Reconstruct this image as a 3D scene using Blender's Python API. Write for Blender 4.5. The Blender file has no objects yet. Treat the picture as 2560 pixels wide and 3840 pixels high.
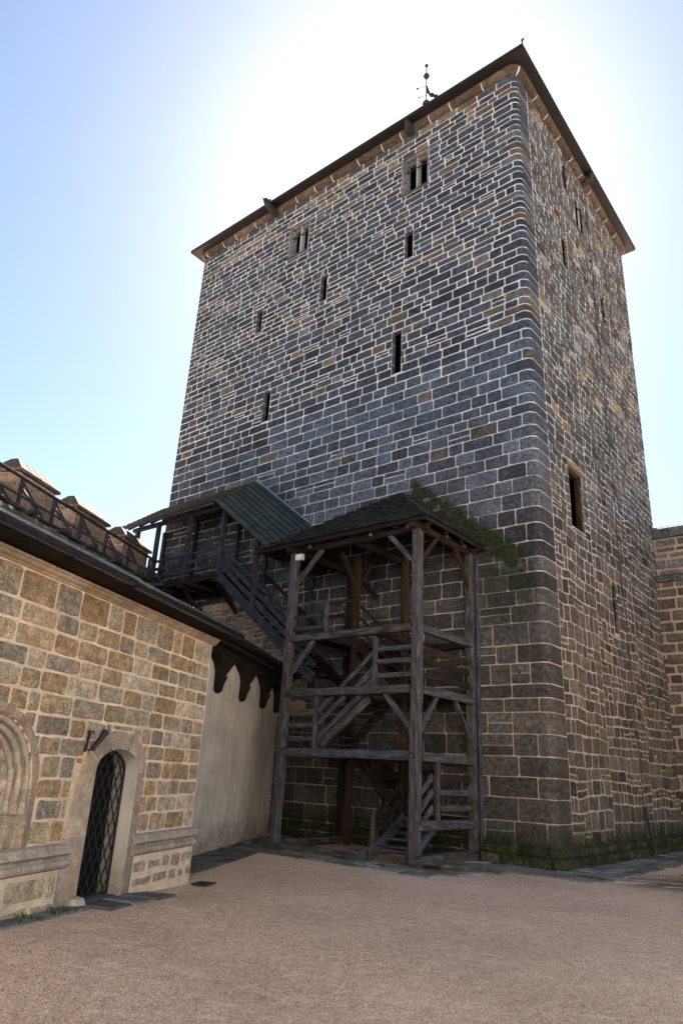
import bpy, bmesh, math, random
from mathutils import Vector, Matrix, noise
from math import radians as R, sin, cos, pi, tan
scene = bpy.context.scene
col = scene.collection
rnd = random.Random(7)

# ---------------------------------------------------------------- camera
CAMH = 1.6
pitch, roll = R(20.65), R(3.0)
fw = Vector((0, cos(pitch), sin(pitch))); r0 = Vector((1, 0, 0)); u0 = r0.cross(fw)
rr_ = r0 * cos(roll) + u0 * sin(roll); uu_ = -r0 * sin(roll) + u0 * cos(roll)
cd = bpy.data.cameras.new("camera"); cam = bpy.data.objects.new("camera", cd); col.objects.link(cam)
cam.matrix_world = Matrix(((rr_.x, uu_.x, -fw.x, 0), (rr_.y, uu_.y, -fw.y, 0), (rr_.z, uu_.z, -fw.z, CAMH), (0, 0, 0, 1)))
cd.sensor_fit = 'VERTICAL'; cd.sensor_height = 36; cd.lens = 2600 / 3840 * 36
cd.clip_start = 0.05; cd.clip_end = 3000
scene.camera = cam
# ---------------------------------------------------------------- light
SUN_EL, SUN_AZ = 46.0, 6.0        # degrees, azimuth clockwise from +Y
w = bpy.data.worlds.new("World"); scene.world = w; w.use_nodes = True
nt = w.node_tree; nt.nodes.clear()
sky = nt.nodes.new('ShaderNodeTexSky'); sky.sky_type = 'NISHITA'; sky.sun_disc = False
sky.sun_elevation = R(SUN_EL); sky.sun_rotation = R(SUN_AZ); sky.dust_density = 0.5; sky.ozone_density = 0.6; sky.air_density = 1.0
bg = nt.nodes.new('ShaderNodeBackground'); bg.inputs[1].default_value = 0.036
wo = nt.nodes.new('ShaderNodeOutputWorld')
nt.links.new(sky.outputs[0], bg.inputs[0]); nt.links.new(bg.outputs[0], wo.inputs[0])
sd = bpy.data.lights.new("sun", 'SUN'); sd.energy = 5.0; sd.angle = R(0.5); sd.color = (1.0, 0.95, 0.88)
so = bpy.data.objects.new("sun", sd); col.objects.link(so)
dirv = Vector((sin(R(SUN_AZ)) * cos(R(SUN_EL)), cos(R(SUN_AZ)) * cos(R(SUN_EL)), sin(R(SUN_EL))))
so.rotation_euler = dirv.to_track_quat('Z', 'Y').to_euler(); so.location = (0, 60, 60)
scene.view_settings.view_transform = 'Standard'; scene.view_settings.look = 'None'
scene.view_settings.exposure = 2.6; scene.view_settings.gamma = 1

# ---------------------------------------------------------------- materials
class NT:
    def __init__(s, name):
        s.m = bpy.data.materials.new(name); s.m.use_nodes = True; s.t = s.m.node_tree
        s.b = s.t.nodes['Principled BSDF']; s.out = s.t.nodes['Material Output']
        s.tc = s.t.nodes.new('ShaderNodeTexCoord')
    def n(s, k, **kw):
        x = s.t.nodes.new(k)
        for a, v in kw.items(): setattr(x, a, v)
        return x
    def l(s, a, b): s.t.links.new(a, b)
    def put(s, sock, v):
        if hasattr(v, 'is_output') or hasattr(v, 'links'): s.l(v, sock)
        else: sock.default_value = v
    def noise(s, scale, detail=4, vec=None, rough=0.6, dist=0.0):
        x = s.n('ShaderNodeTexNoise'); x.inputs['Scale'].default_value = scale; x.inputs['Detail'].default_value = detail
        x.inputs['Roughness'].default_value = rough; x.inputs['Distortion'].default_value = dist
        s.l(vec if vec else s.tc.outputs['Object'], x.inputs['Vector']); return x.outputs[0]
    def ramp(s, fac, pts):
        x = s.n('ShaderNodeValToRGB'); e = x.color_ramp.elements
        while len(e) < len(pts): e.new(0.5)
        for i, (p, c) in enumerate(pts):
            e[i].position = p; e[i].color = (c, c, c, 1) if isinstance(c, (int, float)) else (*c, 1)
        s.l(fac, x.inputs[0]); return x.outputs[0]
    def mix(s, fac, a, b, mode='MIX'):
        x = s.n('ShaderNodeMix', data_type='RGBA', blend_type=mode)
        s.put(x.inputs[0], fac)
        for so_, v in ((x.inputs[6], a), (x.inputs[7], b)):
            if isinstance(v, tuple): so_.default_value = (*v, 1)
            elif isinstance(v, (int, float)): so_.default_value = (v, v, v, 1)
            else: s.l(v, so_)
        return x.outputs[2]
    def math(s, op, a, b=0.0, c=None):
        x = s.n('ShaderNodeMath', operation=op); s.put(x.inputs[0], a); s.put(x.inputs[1], b)
        if c is not None: s.put(x.inputs[2], c)
        return x.outputs[0]
    def sep(s, v=None):
        x = s.n('ShaderNodeSeparateXYZ'); s.l(v if v else s.tc.outputs['Object'], x.inputs[0]); return x.outputs
    def mapr(s, v, a, b, c=0.0, d=1.0):
        x = s.n('ShaderNodeMapRange'); x.interpolation_type = 'SMOOTHSTEP'; s.l(v, x.inputs[0])
        for i, q in enumerate((a, b, c, d)): x.inputs[i + 1].default_value = q
        return x.outputs[0]
    def mapping(s, sc, src='Object'):
        x = s.n('ShaderNodeMapping'); s.l(s.tc.outputs[src], x.inputs[0]); x.inputs['Scale'].default_value = sc; return x.outputs[0]
    def bump(s, h, strength=0.5, dist=0.02):
        x = s.n('ShaderNodeBump'); x.inputs['Strength'].default_value = strength; x.inputs['Distance'].default_value = dist
        s.l(h, x.inputs['Height']); s.l(x.outputs[0], s.b.inputs['Normal'])
    def color(s, c): s.put(s.b.inputs['Base Color'], (*c, 1) if isinstance(c, tuple) else c)
    def rough(s, r, spec=None):
        s.put(s.b.inputs['Roughness'], r)
        s.b.inputs['Specular IOR Level'].default_value = spec if spec is not None else (0.12 if isinstance(r, float) and r > 0.65 else 0.4)
    def attr(s):
        x = s.n('ShaderNodeAttribute'); x.attribute_name = 'Col'; return x.outputs[0]

def stone_mat(name, mult=1.0, spot=0.5, mossmode=None, bump=0.7, light=(0.42, 0.40, 0.37), lightamt=0.25, stain=0.6, stainc=(1.25, 0.85, 0.52), con=1.0):
    k = NT(name); c = k.attr()
    n1 = k.noise(9, 6, rough=0.7); n2 = k.noise(45, 4, rough=0.7); n3 = k.noise(0.9, 3)
    f = k.ramp(n1, [(0.30, 1 - .6 * con), (0.5, 0.97), (0.70, 1 + .75 * con)])
    c = k.mix(1.0, c, f, 'MULTIPLY')
    c = k.mix(1.0, c, k.ramp(n2, [(0.33, 1 - .55 * con), (0.5, 1.0), (0.67, 1 + .7 * con)]), 'MULTIPLY')
    c = k.mix(1.0, c, k.ramp(n3, [(0.3, 0.72 * mult), (0.7, 1.25 * mult)]), 'MULTIPLY')
    st_ = k.ramp(k.noise(2.6, 7, rough=0.75, dist=1.0), [(0.5, 0.0), (0.66, 1.0)])
    c = k.mix(k.math('MULTIPLY', st_, stain), c, k.mix(1.0, c, stainc, 'MULTIPLY'))
    # pale lichen bloom and small putlog pits
    li = k.ramp(k.noise(5.5, 8, rough=0.75, dist=0.6), [(0.56, 0.0), (0.72, 1.0)])
    c = k.mix(k.math('MULTIPLY', li, lightamt), c, light)
    pit = k.ramp(k.noise(26, 2, rough=0.4), [(0.24, 1.0), (0.29, 0.0)])
    c = k.mix(k.math('MULTIPLY', pit, 0.75), c, (0.012, 0.011, 0.01))
    if mossmode: c = moss(k, c, mossmode)
    k.color(c); k.rough(0.9)
    h = k.math('ADD', k.math('MULTIPLY', n1, 0.7), k.math('MULTIPLY', n2, 0.35))
    h = k.math('SUBTRACT', h, k.math('MULTIPLY', pit, 0.5))
    k.bump(h, bump, 0.03)
    return k.m

def moss(k, c, mode):
    x, y, z = k.sep()[0:3]
    nz = k.noise(3.2, 5, rough=0.65); nf = k.noise(24, 3)
    if mode == 'tower':
        f = k.math('SUBTRACT', k.math('SUBTRACT', z, k.math('MULTIPLY', x, 0.80)), 6.08)
        d = k.math('ABSOLUTE', f)
        a = k.mapr(d, 0.15, 0.55, 1.4, 0.0)
        a = k.math('MULTIPLY', a, k.mapr(x, 3.4, 3.9, 1.0, 0.0)); a = k.math('MULTIPLY', a, k.mapr(x, 0.15, 0.7, 0.0, 1.0))
        # running damp below the roof foot
        a2 = k.math('MULTIPLY', k.mapr(x, 0.05, 0.35, 0.0, 1.0), k.mapr(x, 1.4, 1.9, 1.0, 0.0))
        a2 = k.math('MULTIPLY', a2, k.mapr(z, 4.2, 6.3, 0.0, .75)); a2 = k.math('MULTIPLY', a2, k.mapr(z, 6.2, 6.9, 1.0, 0.0))
        a = k.math('MAXIMUM', a, a2)
        # moss left of the gallery roof flashing
        g = k.math('ABSOLUTE', k.math('SUBTRACT', k.math('SUBTRACT', z, k.math('MULTIPLY', x, 0.78)), 3.15))
        g = k.math('MULTIPLY', k.mapr(g, 0.1, 0.5, 0.55, 0.0), k.math('MULTIPLY', k.mapr(x, 7.4, 7.8, 0, 1), k.mapr(x, 9.4, 9.9, 1, 0)))
        a = k.math('MAXIMUM', a, g)
        b = k.mapr(z, 0.35, 1.0, 0.9, 0.0)
        a = k.math('MAXIMUM', a, b)
        a = k.math('MULTIPLY', a, k.ramp(nz, [(0.34, 0.0), (0.48, 1.0)]))
        a = k.math('MINIMUM', a, 1.0)
    elif mode == 'base':
        a = k.ramp(nz, [(0.35, 0.25), (0.6, 1.0)])
    dark = k.mix(k.ramp(nf, [(0.40, 0.0), (0.62, 1.0)]), (0.005, 0.006, 0.004), (0.028, 0.040, 0.007))
    return k.mix(k.math('MULTIPLY', a, 0.93), c, dark)

def mortar_mat(name, a, b, mossmode=None):
    k = NT(name); n1 = k.noise(14, 5); n2 = k.noise(1.4, 3)
    c = k.mix(k.ramp(n1, [(0.3, 0.0), (0.7, 1.0)]), a, b)
    c = k.mix(1.0, c, k.ramp(n2, [(0.3, 0.7), (0.7, 1.15)]), 'MULTIPLY')
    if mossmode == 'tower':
        sky_tint_fac = k.mapr(k.sep()[2], 3.0, 11.0, 0.0, 1.0)
        c = k.mix(1.0, c, k.mix(sky_tint_fac, (0.78, 0.66, 0.52), (0.90, 0.97, 1.05)), 'MULTIPLY')  # cool skylight above and warm ground bounce below, put into the mortar colour
    if mossmode: c = moss(k, c, mossmode)
    k.color(c); k.rough(0.95); k.bump(k.noise(60, 4), 0.5, 0.01); return k.m

def wood_mat(name, cols, rough=0.8, moss_=0.0):
    k = NT(name)
    mp = k.mapping((0.9, 13, 13), 'UV'); g = k.noise(2.2, 6, mp, 0.65, 0.4)
    mp2 = k.mapping((2.5, 5, 5), 'UV'); bl = k.noise(1.4, 4, mp2, 0.6)
    oi = k.n('ShaderNodeObjectInfo').outputs['Random']
    base = k.ramp(oi, [(0.0, cols[0]), (0.45, cols[1]), (1.0, cols[2])])
    c = k.mix(k.ramp(bl, [(0.38, 0.0), (0.68, 0.75)]), base, cols[3])
    c = k.mix(1.0, c, k.ramp(g, [(0.33, 0.25), (0.5, 0.95), (0.68, 1.8)]), 'MULTIPLY')
    crack = k.ramp(k.noise(3, 5, k.mapping((0.5, 40, 40), 'UV'), 0.6), [(0.33, 1.0), (0.38, 0.0)])
    c = k.mix(k.math('MULTIPLY', crack, 0.8), c, (0.008, 0.007, 0.006))
    k.color(c); k.rough(rough); k.bump(k.math('SUBTRACT', g, k.math('MULTIPLY', crack, 0.6)), 0.6, 0.01)
    return k.m

def plain(name, c, rough=0.6, metal=0.0, nscale=12, namt=0.35):
    k = NT(name); n = k.noise(nscale, 5)
    k.color(k.mix(1.0, c, k.ramp(n, [(0.25, 1 - namt), (0.75, 1 + namt)]), 'MULTIPLY'))
    k.rough(rough); k.b.inputs['Metallic'].default_value = metal; k.bump(n, 0.25, 0.01); return k.m

M = {}
M['tstone'] = stone_mat('tower_stone', mossmode='tower', lightamt=0.16, stain=0.5, stainc=(0.62, 0.66, 0.72))
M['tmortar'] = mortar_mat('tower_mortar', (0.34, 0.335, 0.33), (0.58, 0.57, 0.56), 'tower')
M['base'] = stone_mat('mossy_plinth_stone', mossmode='base')
M['fstone'] = stone_mat('warm_sandstone', bump=0.8, light=(0.55, 0.51, 0.45), lightamt=0.25, con=.8)
M['fmortar'] = mortar_mat('lime_mortar', (0.50, 0.395, 0.275), (0.66, 0.55, 0.41))
M['dress'] = stone_mat('dressed_sandstone', bump=0.4, light=(0.5, 0.45, 0.38), lightamt=0.15, con=.45)
M['wmortar'] = mortar_mat('brown_mortar', (0.26, 0.20, 0.15), (0.40, 0.33, 0.26))
M['wood'] = wood_mat('weathered_oak', [(0.034, 0.039, 0.048), (0.048, 0.043, 0.039), (0.038, 0.026, 0.019), (0.088, 0.098, 0.118)])
M['brown'] = wood_mat('brown_oak_shade', [(0.013, 0.009, 0.007), (0.017, 0.011, 0.008), (0.032, 0.016, 0.009), (0.030, 0.024, 0.020)])  # brown oak with the stair interior's shade darkened into its colour
M['dwood'] = wood_mat('dark_stained_wood', [(0.020, 0.023, 0.030), (0.028, 0.030, 0.036), (0.022, 0.020, 0.020), (0.055, 0.062, 0.078)])
M['black'] = wood_mat('tarred_wood', [(0.010, 0.009, 0.009), (0.012, 0.011, 0.01), (0.016, 0.012, 0.01), (0.02, 0.014, 0.011)])
M['iron'] = plain('black_iron', (0.014, 0.015, 0.018), 0.45, 0.3)
M['copper'] = plain('gutter_metal', (0.05, 0.06, 0.08), 0.25, 0.8)
M['bead_highlight'] = plain('gutter_highlight_bead', (0.42, 0.52, 0.62), 0.22, 0.9)  # rim bead coloured bright to paint in the gutter's sky highlight
M['eave'] = plain('eave_sheet_metal', (0.005, 0.004, 0.006), 0.6, 0.0)
M['flash'] = plain('blue_grey_flashing', (0.14, 0.24, 0.38), 0.4, 0.3)
M['white'] = plain('bounce_whitewash', (.68, .68, .66), .95, 0, 2, .1)  # pale wall colour for the added range that bounces sunlight
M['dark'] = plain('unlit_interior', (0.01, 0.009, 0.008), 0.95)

def shingle_mat():
    k = NT('wood_shingles'); c = k.attr()
    mp = k.mapping((1, 1, 1)); n = k.noise(30, 4); m = k.noise(1.6, 4)
    c = k.mix(1.0, c, k.ramp(n, [(0.3, 0.55), (0.7, 1.4)]), 'MULTIPLY')
    c = k.mix(k.ramp(m, [(0.5, 0.0), (0.68, 0.4)]), c, (0.028, 0.038, 0.018))
    k.color(c); k.rough(0.55); k.bump(n, 0.4, 0.01); return k.m
M['shingle'] = shingle_mat()

def plaster_mat():
    k = NT('lime_plaster'); n = k.noise(1.0, 6, k.mapping((1.3, 1.3, 0.7)), 0.6); f = k.noise(40, 4)
    n2 = k.noise(2.0, 6, k.mapping((2.0, 2.0, 0.7)))
    c = k.mix(k.ramp(n, [(0.3, 0.0), (0.7, 1.0)]), (0.33, 0.30, 0.25), (0.50, 0.46, 0.395))
    c = k.mix(1.0, c, k.ramp(n2, [(0.3, 0.8), (0.6, 1.08)]), 'MULTIPLY')
    z = k.sep()[2]; sp = k.math('MULTIPLY', k.mapr(z, .15, .7, .75, 0.0), k.ramp(k.noise(4, 6, rough=.75), [(.38, .2), (.58, 1)]))
    c = k.mix(sp, c, (.16, .13, .10))
    st = k.ramp(k.noise(1.6, 6, k.mapping((2.6, 2.6, .22)), .6), [(.54, 0), (.70, .5)])
    c = k.mix(k.math('MULTIPLY', st, k.mapr(z, 1.2, 3.6, .25, 1.0)), c, (.22, .18, .14))
    k.color(c); k.rough(0.95); k.bump(f, 0.25, 0.008); return k.m
M['plaster'] = plaster_mat()

def gravel_mat():
    k = NT('sandy_gravel'); w_ = k.tc.outputs['Object']
    fine = k.noise(70, 4, rough=0.75); mid = k.noise(9, 6, rough=0.7, dist=0.5); big = k.noise(0.45, 4); blot = k.noise(3.4, 8, k.mapping((1.0, 1.5, 1)), 0.75, 0.6)
    vor = k.n('ShaderNodeTexVoronoi'); vor.inputs['Scale'].default_value = 95; k.l(w_, vor.inputs['Vector'])
    c = k.mix(k.ramp(mid, [(0.3, 0.0), (0.7, 1.0)]), (0.46, 0.31, 0.205), (0.64, 0.47, 0.335))
    c = k.mix(1.0, c, k.ramp(fine, [(0.32, 0.35), (0.5, 1.0), (0.68, 1.7)]), 'MULTIPLY')
    c = k.mix(1.0, c, k.ramp(big, [(0.3, 0.82), (0.7, 1.12)]), 'MULTIPLY')
    c = k.mix(k.ramp(blot, [(0.53, 0.0), (0.66, 0.75)]), c, (0.70, 0.56, 0.41))
    c = k.mix(0.5, c, k.mix(1.0, c, k.ramp(vor.outputs['Color'], [(0.2, 0.5), (0.8, 1.6)]), 'MULTIPLY'))
    dx = k.math('SUBTRACT', k.sep()[0], 6.9); dy = k.math('SUBTRACT', k.sep()[1], 14.2)
    dd = k.math('ADD', k.math('MULTIPLY', dx, dx), k.math('MULTIPLY', k.math('MULTIPLY', dy, dy), 1.6))
    pud = k.math('MULTIPLY', k.mapr(dd, .3, 4.5, 1.0, 0.0), k.ramp(k.noise(1.3, 5, k.mapping((.7, 2.2, 1)), 0.6, 1.0), [(0.42, 0.0), (0.52, 1.0)]))
    c = k.mix(k.math('MULTIPLY', pud, .8), c, (0.05, 0.05, 0.045))
    k.color(c); k.rough(0.95)
    k.bump(k.math('ADD', k.math('MULTIPLY', fine, 0.5), mid), 0.6, 0.03); return k.m
M['gravel'] = gravel_mat()
def slab_mat():
    k = NT('paving_slab'); c = k.attr(); n = k.noise(7, 6, rough=0.7); m = k.noise(1.2, 4)
    c = k.mix(1.0, c, k.ramp(n, [(0.3, 0.6), (0.7, 1.4)]), 'MULTIPLY')
    c = k.mix(k.ramp(m, [(0.5, 0.0), (0.65, 0.7)]), c, (0.04, 0.052, 0.02))
    k.color(c); k.rough(0.7); k.bump(n, 0.4, 0.02); return k.m
M['slab'] = slab_mat()

# ---------------------------------------------------------------- object helpers
def empty(name, loc, rz, label, cat, group=None):
    o = bpy.data.objects.new(name, None); col.objects.link(o); o.location = loc; o.rotation_euler = (0, 0, rz)
    o.empty_display_size = 0.3
    o['label'] = label; o['category'] = cat
    if group: o['group'] = group
    return o

class MB:
    """collects faces (with material index, colour and uv) for one mesh object"""
    def __init__(s): s.v = []; s.f = []; s.mi = []; s.c = []; s.uv = []
    def face(s, pts, mi=0, c=(1, 1, 1), uv=None):
        i = len(s.v); s.v.extend(pts); s.f.append(tuple(range(i, i + len(pts)))); s.mi.append(mi); s.c.append(c)
        s.uv.append(uv if uv else [(p[0], p[2]) for p in pts])
    def box(s, x0, x1, y0, y1, z0, z1, mi=0, c=(1, 1, 1)):
        p = [(x0, y0, z0), (x1, y0, z0), (x1, y1, z0), (x0, y1, z0), (x0, y0, z1), (x1, y0, z1), (x1, y1, z1), (x0, y1, z1)]
        for q in ((0, 3, 2, 1), (4, 5, 6, 7), (0, 1, 5, 4), (1, 2, 6, 5), (2, 3, 7, 6), (3, 0, 4, 7)): s.face([p[i] for i in q], mi, c)
    def beam(s, a, b, w_, h, up=(0, 0, 1), mi=0, c=(1, 1, 1), wob=0.0):
        a = Vector(a); b = Vector(b); d = (b - a); L = d.length; d.normalize(); up = Vector(up)
        if abs(d.dot(up)) > 0.98: up = Vector((0, 1, 0))
        x = d.cross(up).normalized(); y = x.cross(d).normalized()
        off = rnd.random() * 50; n = max(1, int(L / 0.6)) if wob else 1
        ch = min(w_, h) * 0.12
        prof = [(-w_ / 2 + ch, -h / 2), (w_ / 2 - ch, -h / 2), (w_ / 2, -h / 2 + ch), (w_ / 2, h / 2 - ch), (w_ / 2 - ch, h / 2), (-w_ / 2 + ch, h / 2), (-w_ / 2, h / 2 - ch), (-w_ / 2, -h / 2 + ch)]
        per = [0]
        for i in range(8):
            p, q = prof[i], prof[(i + 1) % 8]; per.append(per[-1] + math.hypot(q[0] - p[0], q[1] - p[1]))
        rings = []
        for k in range(n + 1):
            j = (rnd.uniform(-wob, wob), rnd.uniform(-wob, wob)) if 0 < k < n else (0, 0)
            c0 = a + d * (L * k / n) + x * j[0] + y * j[1]
            rings.append([tuple(c0 + x * px + y * py) for px, py in prof])
        for k in range(n):
            for i in range(8):
                j = (i + 1) % 8
                s.face([rings[k][i], rings[k][j], rings[k + 1][j], rings[k + 1][i]], mi, c,
                       [(off + L * k / n, per[i]), (off + L * k / n, per[i + 1]), (off + L * (k + 1) / n, per[i + 1]), (off + L * (k + 1) / n, per[i])])
        s.face(list(reversed(rings[0])), mi, c, [(off, q[0] + q[1]) for q in prof]); s.face(rings[-1], mi, c, [(off, q[0] + q[1]) for q in prof])
    def tube(s, pts, r, n=8, mi=0, c=(1, 1, 1), cap=True, r1=None):
        pts = [Vector(p) for p in pts]; rings = []
        for i, p in enumerate(pts):
            d = (pts[min(i + 1, len(pts) - 1)] - pts[max(i - 1, 0)]).normalized()
            up = Vector((0, 0, 1)) if abs(d.z) < 0.95 else Vector((0, 1, 0))
            x = d.cross(up).normalized(); y = x.cross(d)
            rad = r if r1 is None else r + (r1 - r) * i / (len(pts) - 1)
            rings.append([tuple(p + x * cos(2 * pi * k / n) * rad + y * sin(2 * pi * k / n) * rad) for k in range(n)])
        for i in range(len(rings) - 1):
            for k in range(n):
                j = (k + 1) % n; s.face([rings[i][k], rings[i][j], rings[i + 1][j], rings[i + 1][k]], mi, c, [(i * .3, k * .1), (i * .3, k * .1 + .1), (i * .3 + .3, k * .1 + .1), (i * .3 + .3, k * .1)])
        if cap: s.face(list(reversed(rings[0])), mi, c); s.face(rings[-1], mi, c)
    def lathe(s, c0, prof, n=12, mi=0, c=(1, 1, 1)):
        x, y, z = c0
        for i in range(len(prof) - 1):
            for k in range(n):
                a, b = 2 * pi * k / n, 2 * pi * (k + 1) / n; (ra, za), (rb, zb) = prof[i], prof[i + 1]
                s.face([(x + ra * cos(a), y + ra * sin(a), z + za), (x + ra * cos(b), y + ra * sin(b), z + za), (x + rb * cos(b), y + rb * sin(b), z + zb), (x + rb * cos(a), y + rb * sin(a), z + zb)], mi, c)
    def prism(s, poly, f0, f1, mi=0, c=(1, 1, 1)):
        """poly: 2-d outline; f0/f1 map (a,b) to the two end planes"""
        A = [f0(*p) for p in poly]; B = [f1(*p) for p in poly]
        s.face(A, mi, c, [tuple(p) for p in poly]); s.face(list(reversed(B)), mi, c, [tuple(p) for p in reversed(poly)])
        for i in range(len(poly)):
            j = (i + 1) % len(poly); s.face([A[i], B[i], B[j], A[j]], mi, c, [(0, i * .2), (.3, i * .2), (.3, i * .2 + .2), (0, i * .2 + .2)])
    def build(s, name, mats, parent=None, smooth=False, fix=True):
        me = bpy.data.meshes.new(name); me.from_pydata([tuple(v) for v in s.v], [], s.f)
        for m in (mats if isinstance(mats, (list, tuple)) else [mats]): me.materials.append(m)
        me.polygons.foreach_set('material_index', s.mi)
        ca = me.color_attributes.new('Col', 'FLOAT_COLOR', 'CORNER'); uv = me.uv_layers.new(name='UVMap')
        cc = []; uu = []
        for f, c, u in zip(s.f, s.c, s.uv):
            for q in u: cc.extend((c[0], c[1], c[2], 1.0)); uu.extend((q[0], q[1]))
        ca.data.foreach_set('color', cc); uv.data.foreach_set('uv', uu)
        bm = bmesh.new(); bm.from_mesh(me); bmesh.ops.remove_doubles(bm, verts=bm.verts, dist=0.0004)
        if fix: bmesh.ops.recalc_face_normals(bm, faces=bm.faces)
        bm.to_mesh(me); bm.free()
        if smooth: me.polygons.foreach_set('use_smooth', [True] * len(me.polygons))
        o = bpy.data.objects.new(name, me); col.objects.link(o)
        if parent: o.parent = parent
        return o

def one_beam(name, a, b, w_, h, mat, parent, up=(0, 0, 1), wob=0.006):
    m = MB(); m.beam(a, b, w_, h, up, wob=wob); return m.build(name, mat, parent)

# ---------------------------------------------------------------- masonry
def subtract(rect, holes):
    rs = [rect]
    for (a, b, c, d) in holes:
        out = []
        for (u0, u1, z0, z1) in rs:
            if a >= u1 or b <= u0 or c >= z1 or d <= z0: out.append((u0, u1, z0, z1)); continue
            if u0 < a: out.append((u0, a, z0, z1))
            if u1 > b: out.append((b, u1, z0, z1))
            if z0 < c: out.append((max(u0, a), min(u1, b), z0, c))
            if z1 > d: out.append((max(u0, a), min(u1, b), d, z1))
        rs = out
    return [r for r in rs if r[1] - r[0] > 0.05 and r[3] - r[2] > 0.05]

def stone(m, fmap, u0, u1, z0, z1, g, prot, c, jit, rv, flex=False, mi=1, gu=1.0):
    """one squared stone with clipped, uneven corners, standing prot proud of the mortar"""
    u0 += g * gu / 2; u1 -= g * gu / 2; z0 += g / 2; z1 -= g / 2
    if u1 - u0 < 0.03 or z1 - z0 < 0.03: return
    ch = min(0.15 * (z1 - z0), 0.12 * (u1 - u0), 0.035) * rv.uniform(0.5, 1.2)
    W = u1 - u0; nmid = 2 if W > 0.35 else 1
    cols = [u0, u0 + ch] + [u0 + W * (i + 1) / (nmid + 1) for i in range(nmid)] + [u1 - ch, u1]
    if flex:
        cols = sorted(set([q for q in cols] + [q for q in (-0.19, -.13, -0.065, 0, 0.065, .13, 0.19) if u0 + ch < q < u1 - ch]))
    def w1(): return rv.uniform(-jit, jit)
    top = []; bot = []; n = len(cols)
    sl0 = w1() * 0.7; sl1 = w1() * 0.7
    for i, q in enumerate(cols):
        e = ch * rv.uniform(0.6, 1.3) if i in (0, n - 1) else 0
        t = (q - u0) / W
        top.append((q + (w1() * .5 if i in (0, n - 1) else 0), z1 - e + w1() * .6 + sl1 * t)); bot.append((q + (w1() * .5 if i in (0, n - 1) else 0), z0 + e + w1() * .6 + sl0 * t))
    ins = min(0.012, prot * 0.7)
    def inset(p, i, top_):
        q, z = p
        q += ins if i == 0 else (-ins if i == n - 1 else 0)
        z += -ins if top_ else ins
        return q, z
    to = [fmap(q, z, 0) for q, z in top]; bo = [fmap(q, z, 0) for q, z in bot]
    ti = [fmap(*inset(p, i, True), prot) for i, p in enumerate(top)]; bi = [fmap(*inset(p, i, False), prot) for i, p in enumerate(bot)]
    for i in range(n - 1):
        m.face([bi[i], bi[i + 1], ti[i + 1], ti[i]], mi, c)
        m.face([bo[i], bo[i + 1], bi[i + 1], bi[i]], mi, c); m.face([ti[i], ti[i + 1], to[i + 1], to[i]], mi, c)
    m.face([bo[0], bi[0], ti[0], to[0]], mi, c); m.face([bi[-1], bo[-1], to[-1], ti[-1]], mi, c)

def courses(z0, z1, hf, rv):
    zs = [z0]; z = z0
    while z < z1 - 0.02:
        h = hf(z, rv); z = z + h
        if z1 - z < 0.12: z = z1
        zs.append(min(z, z1))
    return zs

def lay(m, fmap, ua, ub, zs, wf, holes, g0, prot, cf, jit, rv, arc=False, first=None, split=0.0, inside=None, gu=1.0, pits=0.0):
    for i in range(len(zs) - 1):
        u = ua; k = 0; g = g0(zs[i]) if callable(g0) else g0
        while u < ub - 0.01:
            wd = wf(zs[i], zs[i + 1] - zs[i], rv)
            if k == 0 and first: wd = first(i, rv)
            v = u + wd
            if ub - v < 0.14: v = ub
            v = min(v, ub)
            rects = subtract((u, v, zs[i], zs[i + 1]), holes)
            if pits and rv.random() < pits and len(rects) == 1 and rects[0][1] - rects[0][0] > .28:
                pu = (u + v) / 2 + rv.uniform(-.06, .06); pz = (zs[i] + zs[i + 1]) / 2 + rv.uniform(-.03, .03)
                for q_ in ([0] if rv.random() < .75 else [-.035, .03]):
                    pr_ = rv.uniform(.012, .024); m.face([fmap(pu + q_ + pr_ * cos(a_ * pi / 3), pz + pr_ * sin(a_ * pi / 3), prot * 1.45 + .003) for a_ in range(6)], 1, (.008, .007, .006))
            for r_ in rects:
                if inside and not inside((r_[0] + r_[1]) / 2, (r_[2] + r_[3]) / 2): continue
                c = cf((r_[0] + r_[1]) / 2, r_[2], rv)
                if split and rv.random() < split and r_[3] - r_[2] > 0.2 and not (r_[0] < 0.4 and r_[1] > -0.4):
                    zm = r_[2] + (r_[3] - r_[2]) * rv.uniform(.4, .6)
                    stone(m, fmap, r_[0], r_[1], r_[2], zm, g, prot, c, jit, rv, gu=gu); stone(m, fmap, r_[0], r_[1], zm, r_[3], g, prot, cf(u, zm, rv), jit, rv, gu=gu)
                else:
                    stone(m, fmap, *r_, g * rv.uniform(.8, 1.25), prot * rv.uniform(.6, 1.4), c, jit, rv, flex=arc and r_[0] < 0.3 and r_[1] > -0.3, gu=gu)
            u = v; k += 1

def backing(m, fmap, ua, ub, za, zb, holes, extra=(), mi=0, du=2.0, tone=(1, 1, 1)):
    us = {ua, ub, *extra}; zs = {za, zb}
    q = ua
    while q < ub: us.add(q); q += du
    for (a, b, c, d) in holes:
        us |= {max(a, ua), min(b, ub)}; zs |= {max(c, za), min(d, zb)}
    us = sorted(x for x in us if ua <= x <= ub); zs = sorted(x for x in zs if za <= x <= zb)
    for i in range(len(us) - 1):
        for j in range(len(zs) - 1):
            cu, cz = (us[i] + us[i + 1]) / 2, (zs[j] + zs[j + 1]) / 2
            if any(a < cu < b and c < cz < d for (a, b, c, d) in holes): continue
            m.face([fmap(us[i], zs[j], 0), fmap(us[i + 1], zs[j], 0), fmap(us[i + 1], zs[j + 1], 0), fmap(us[i], zs[j + 1], 0)], mi, tone)

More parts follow.
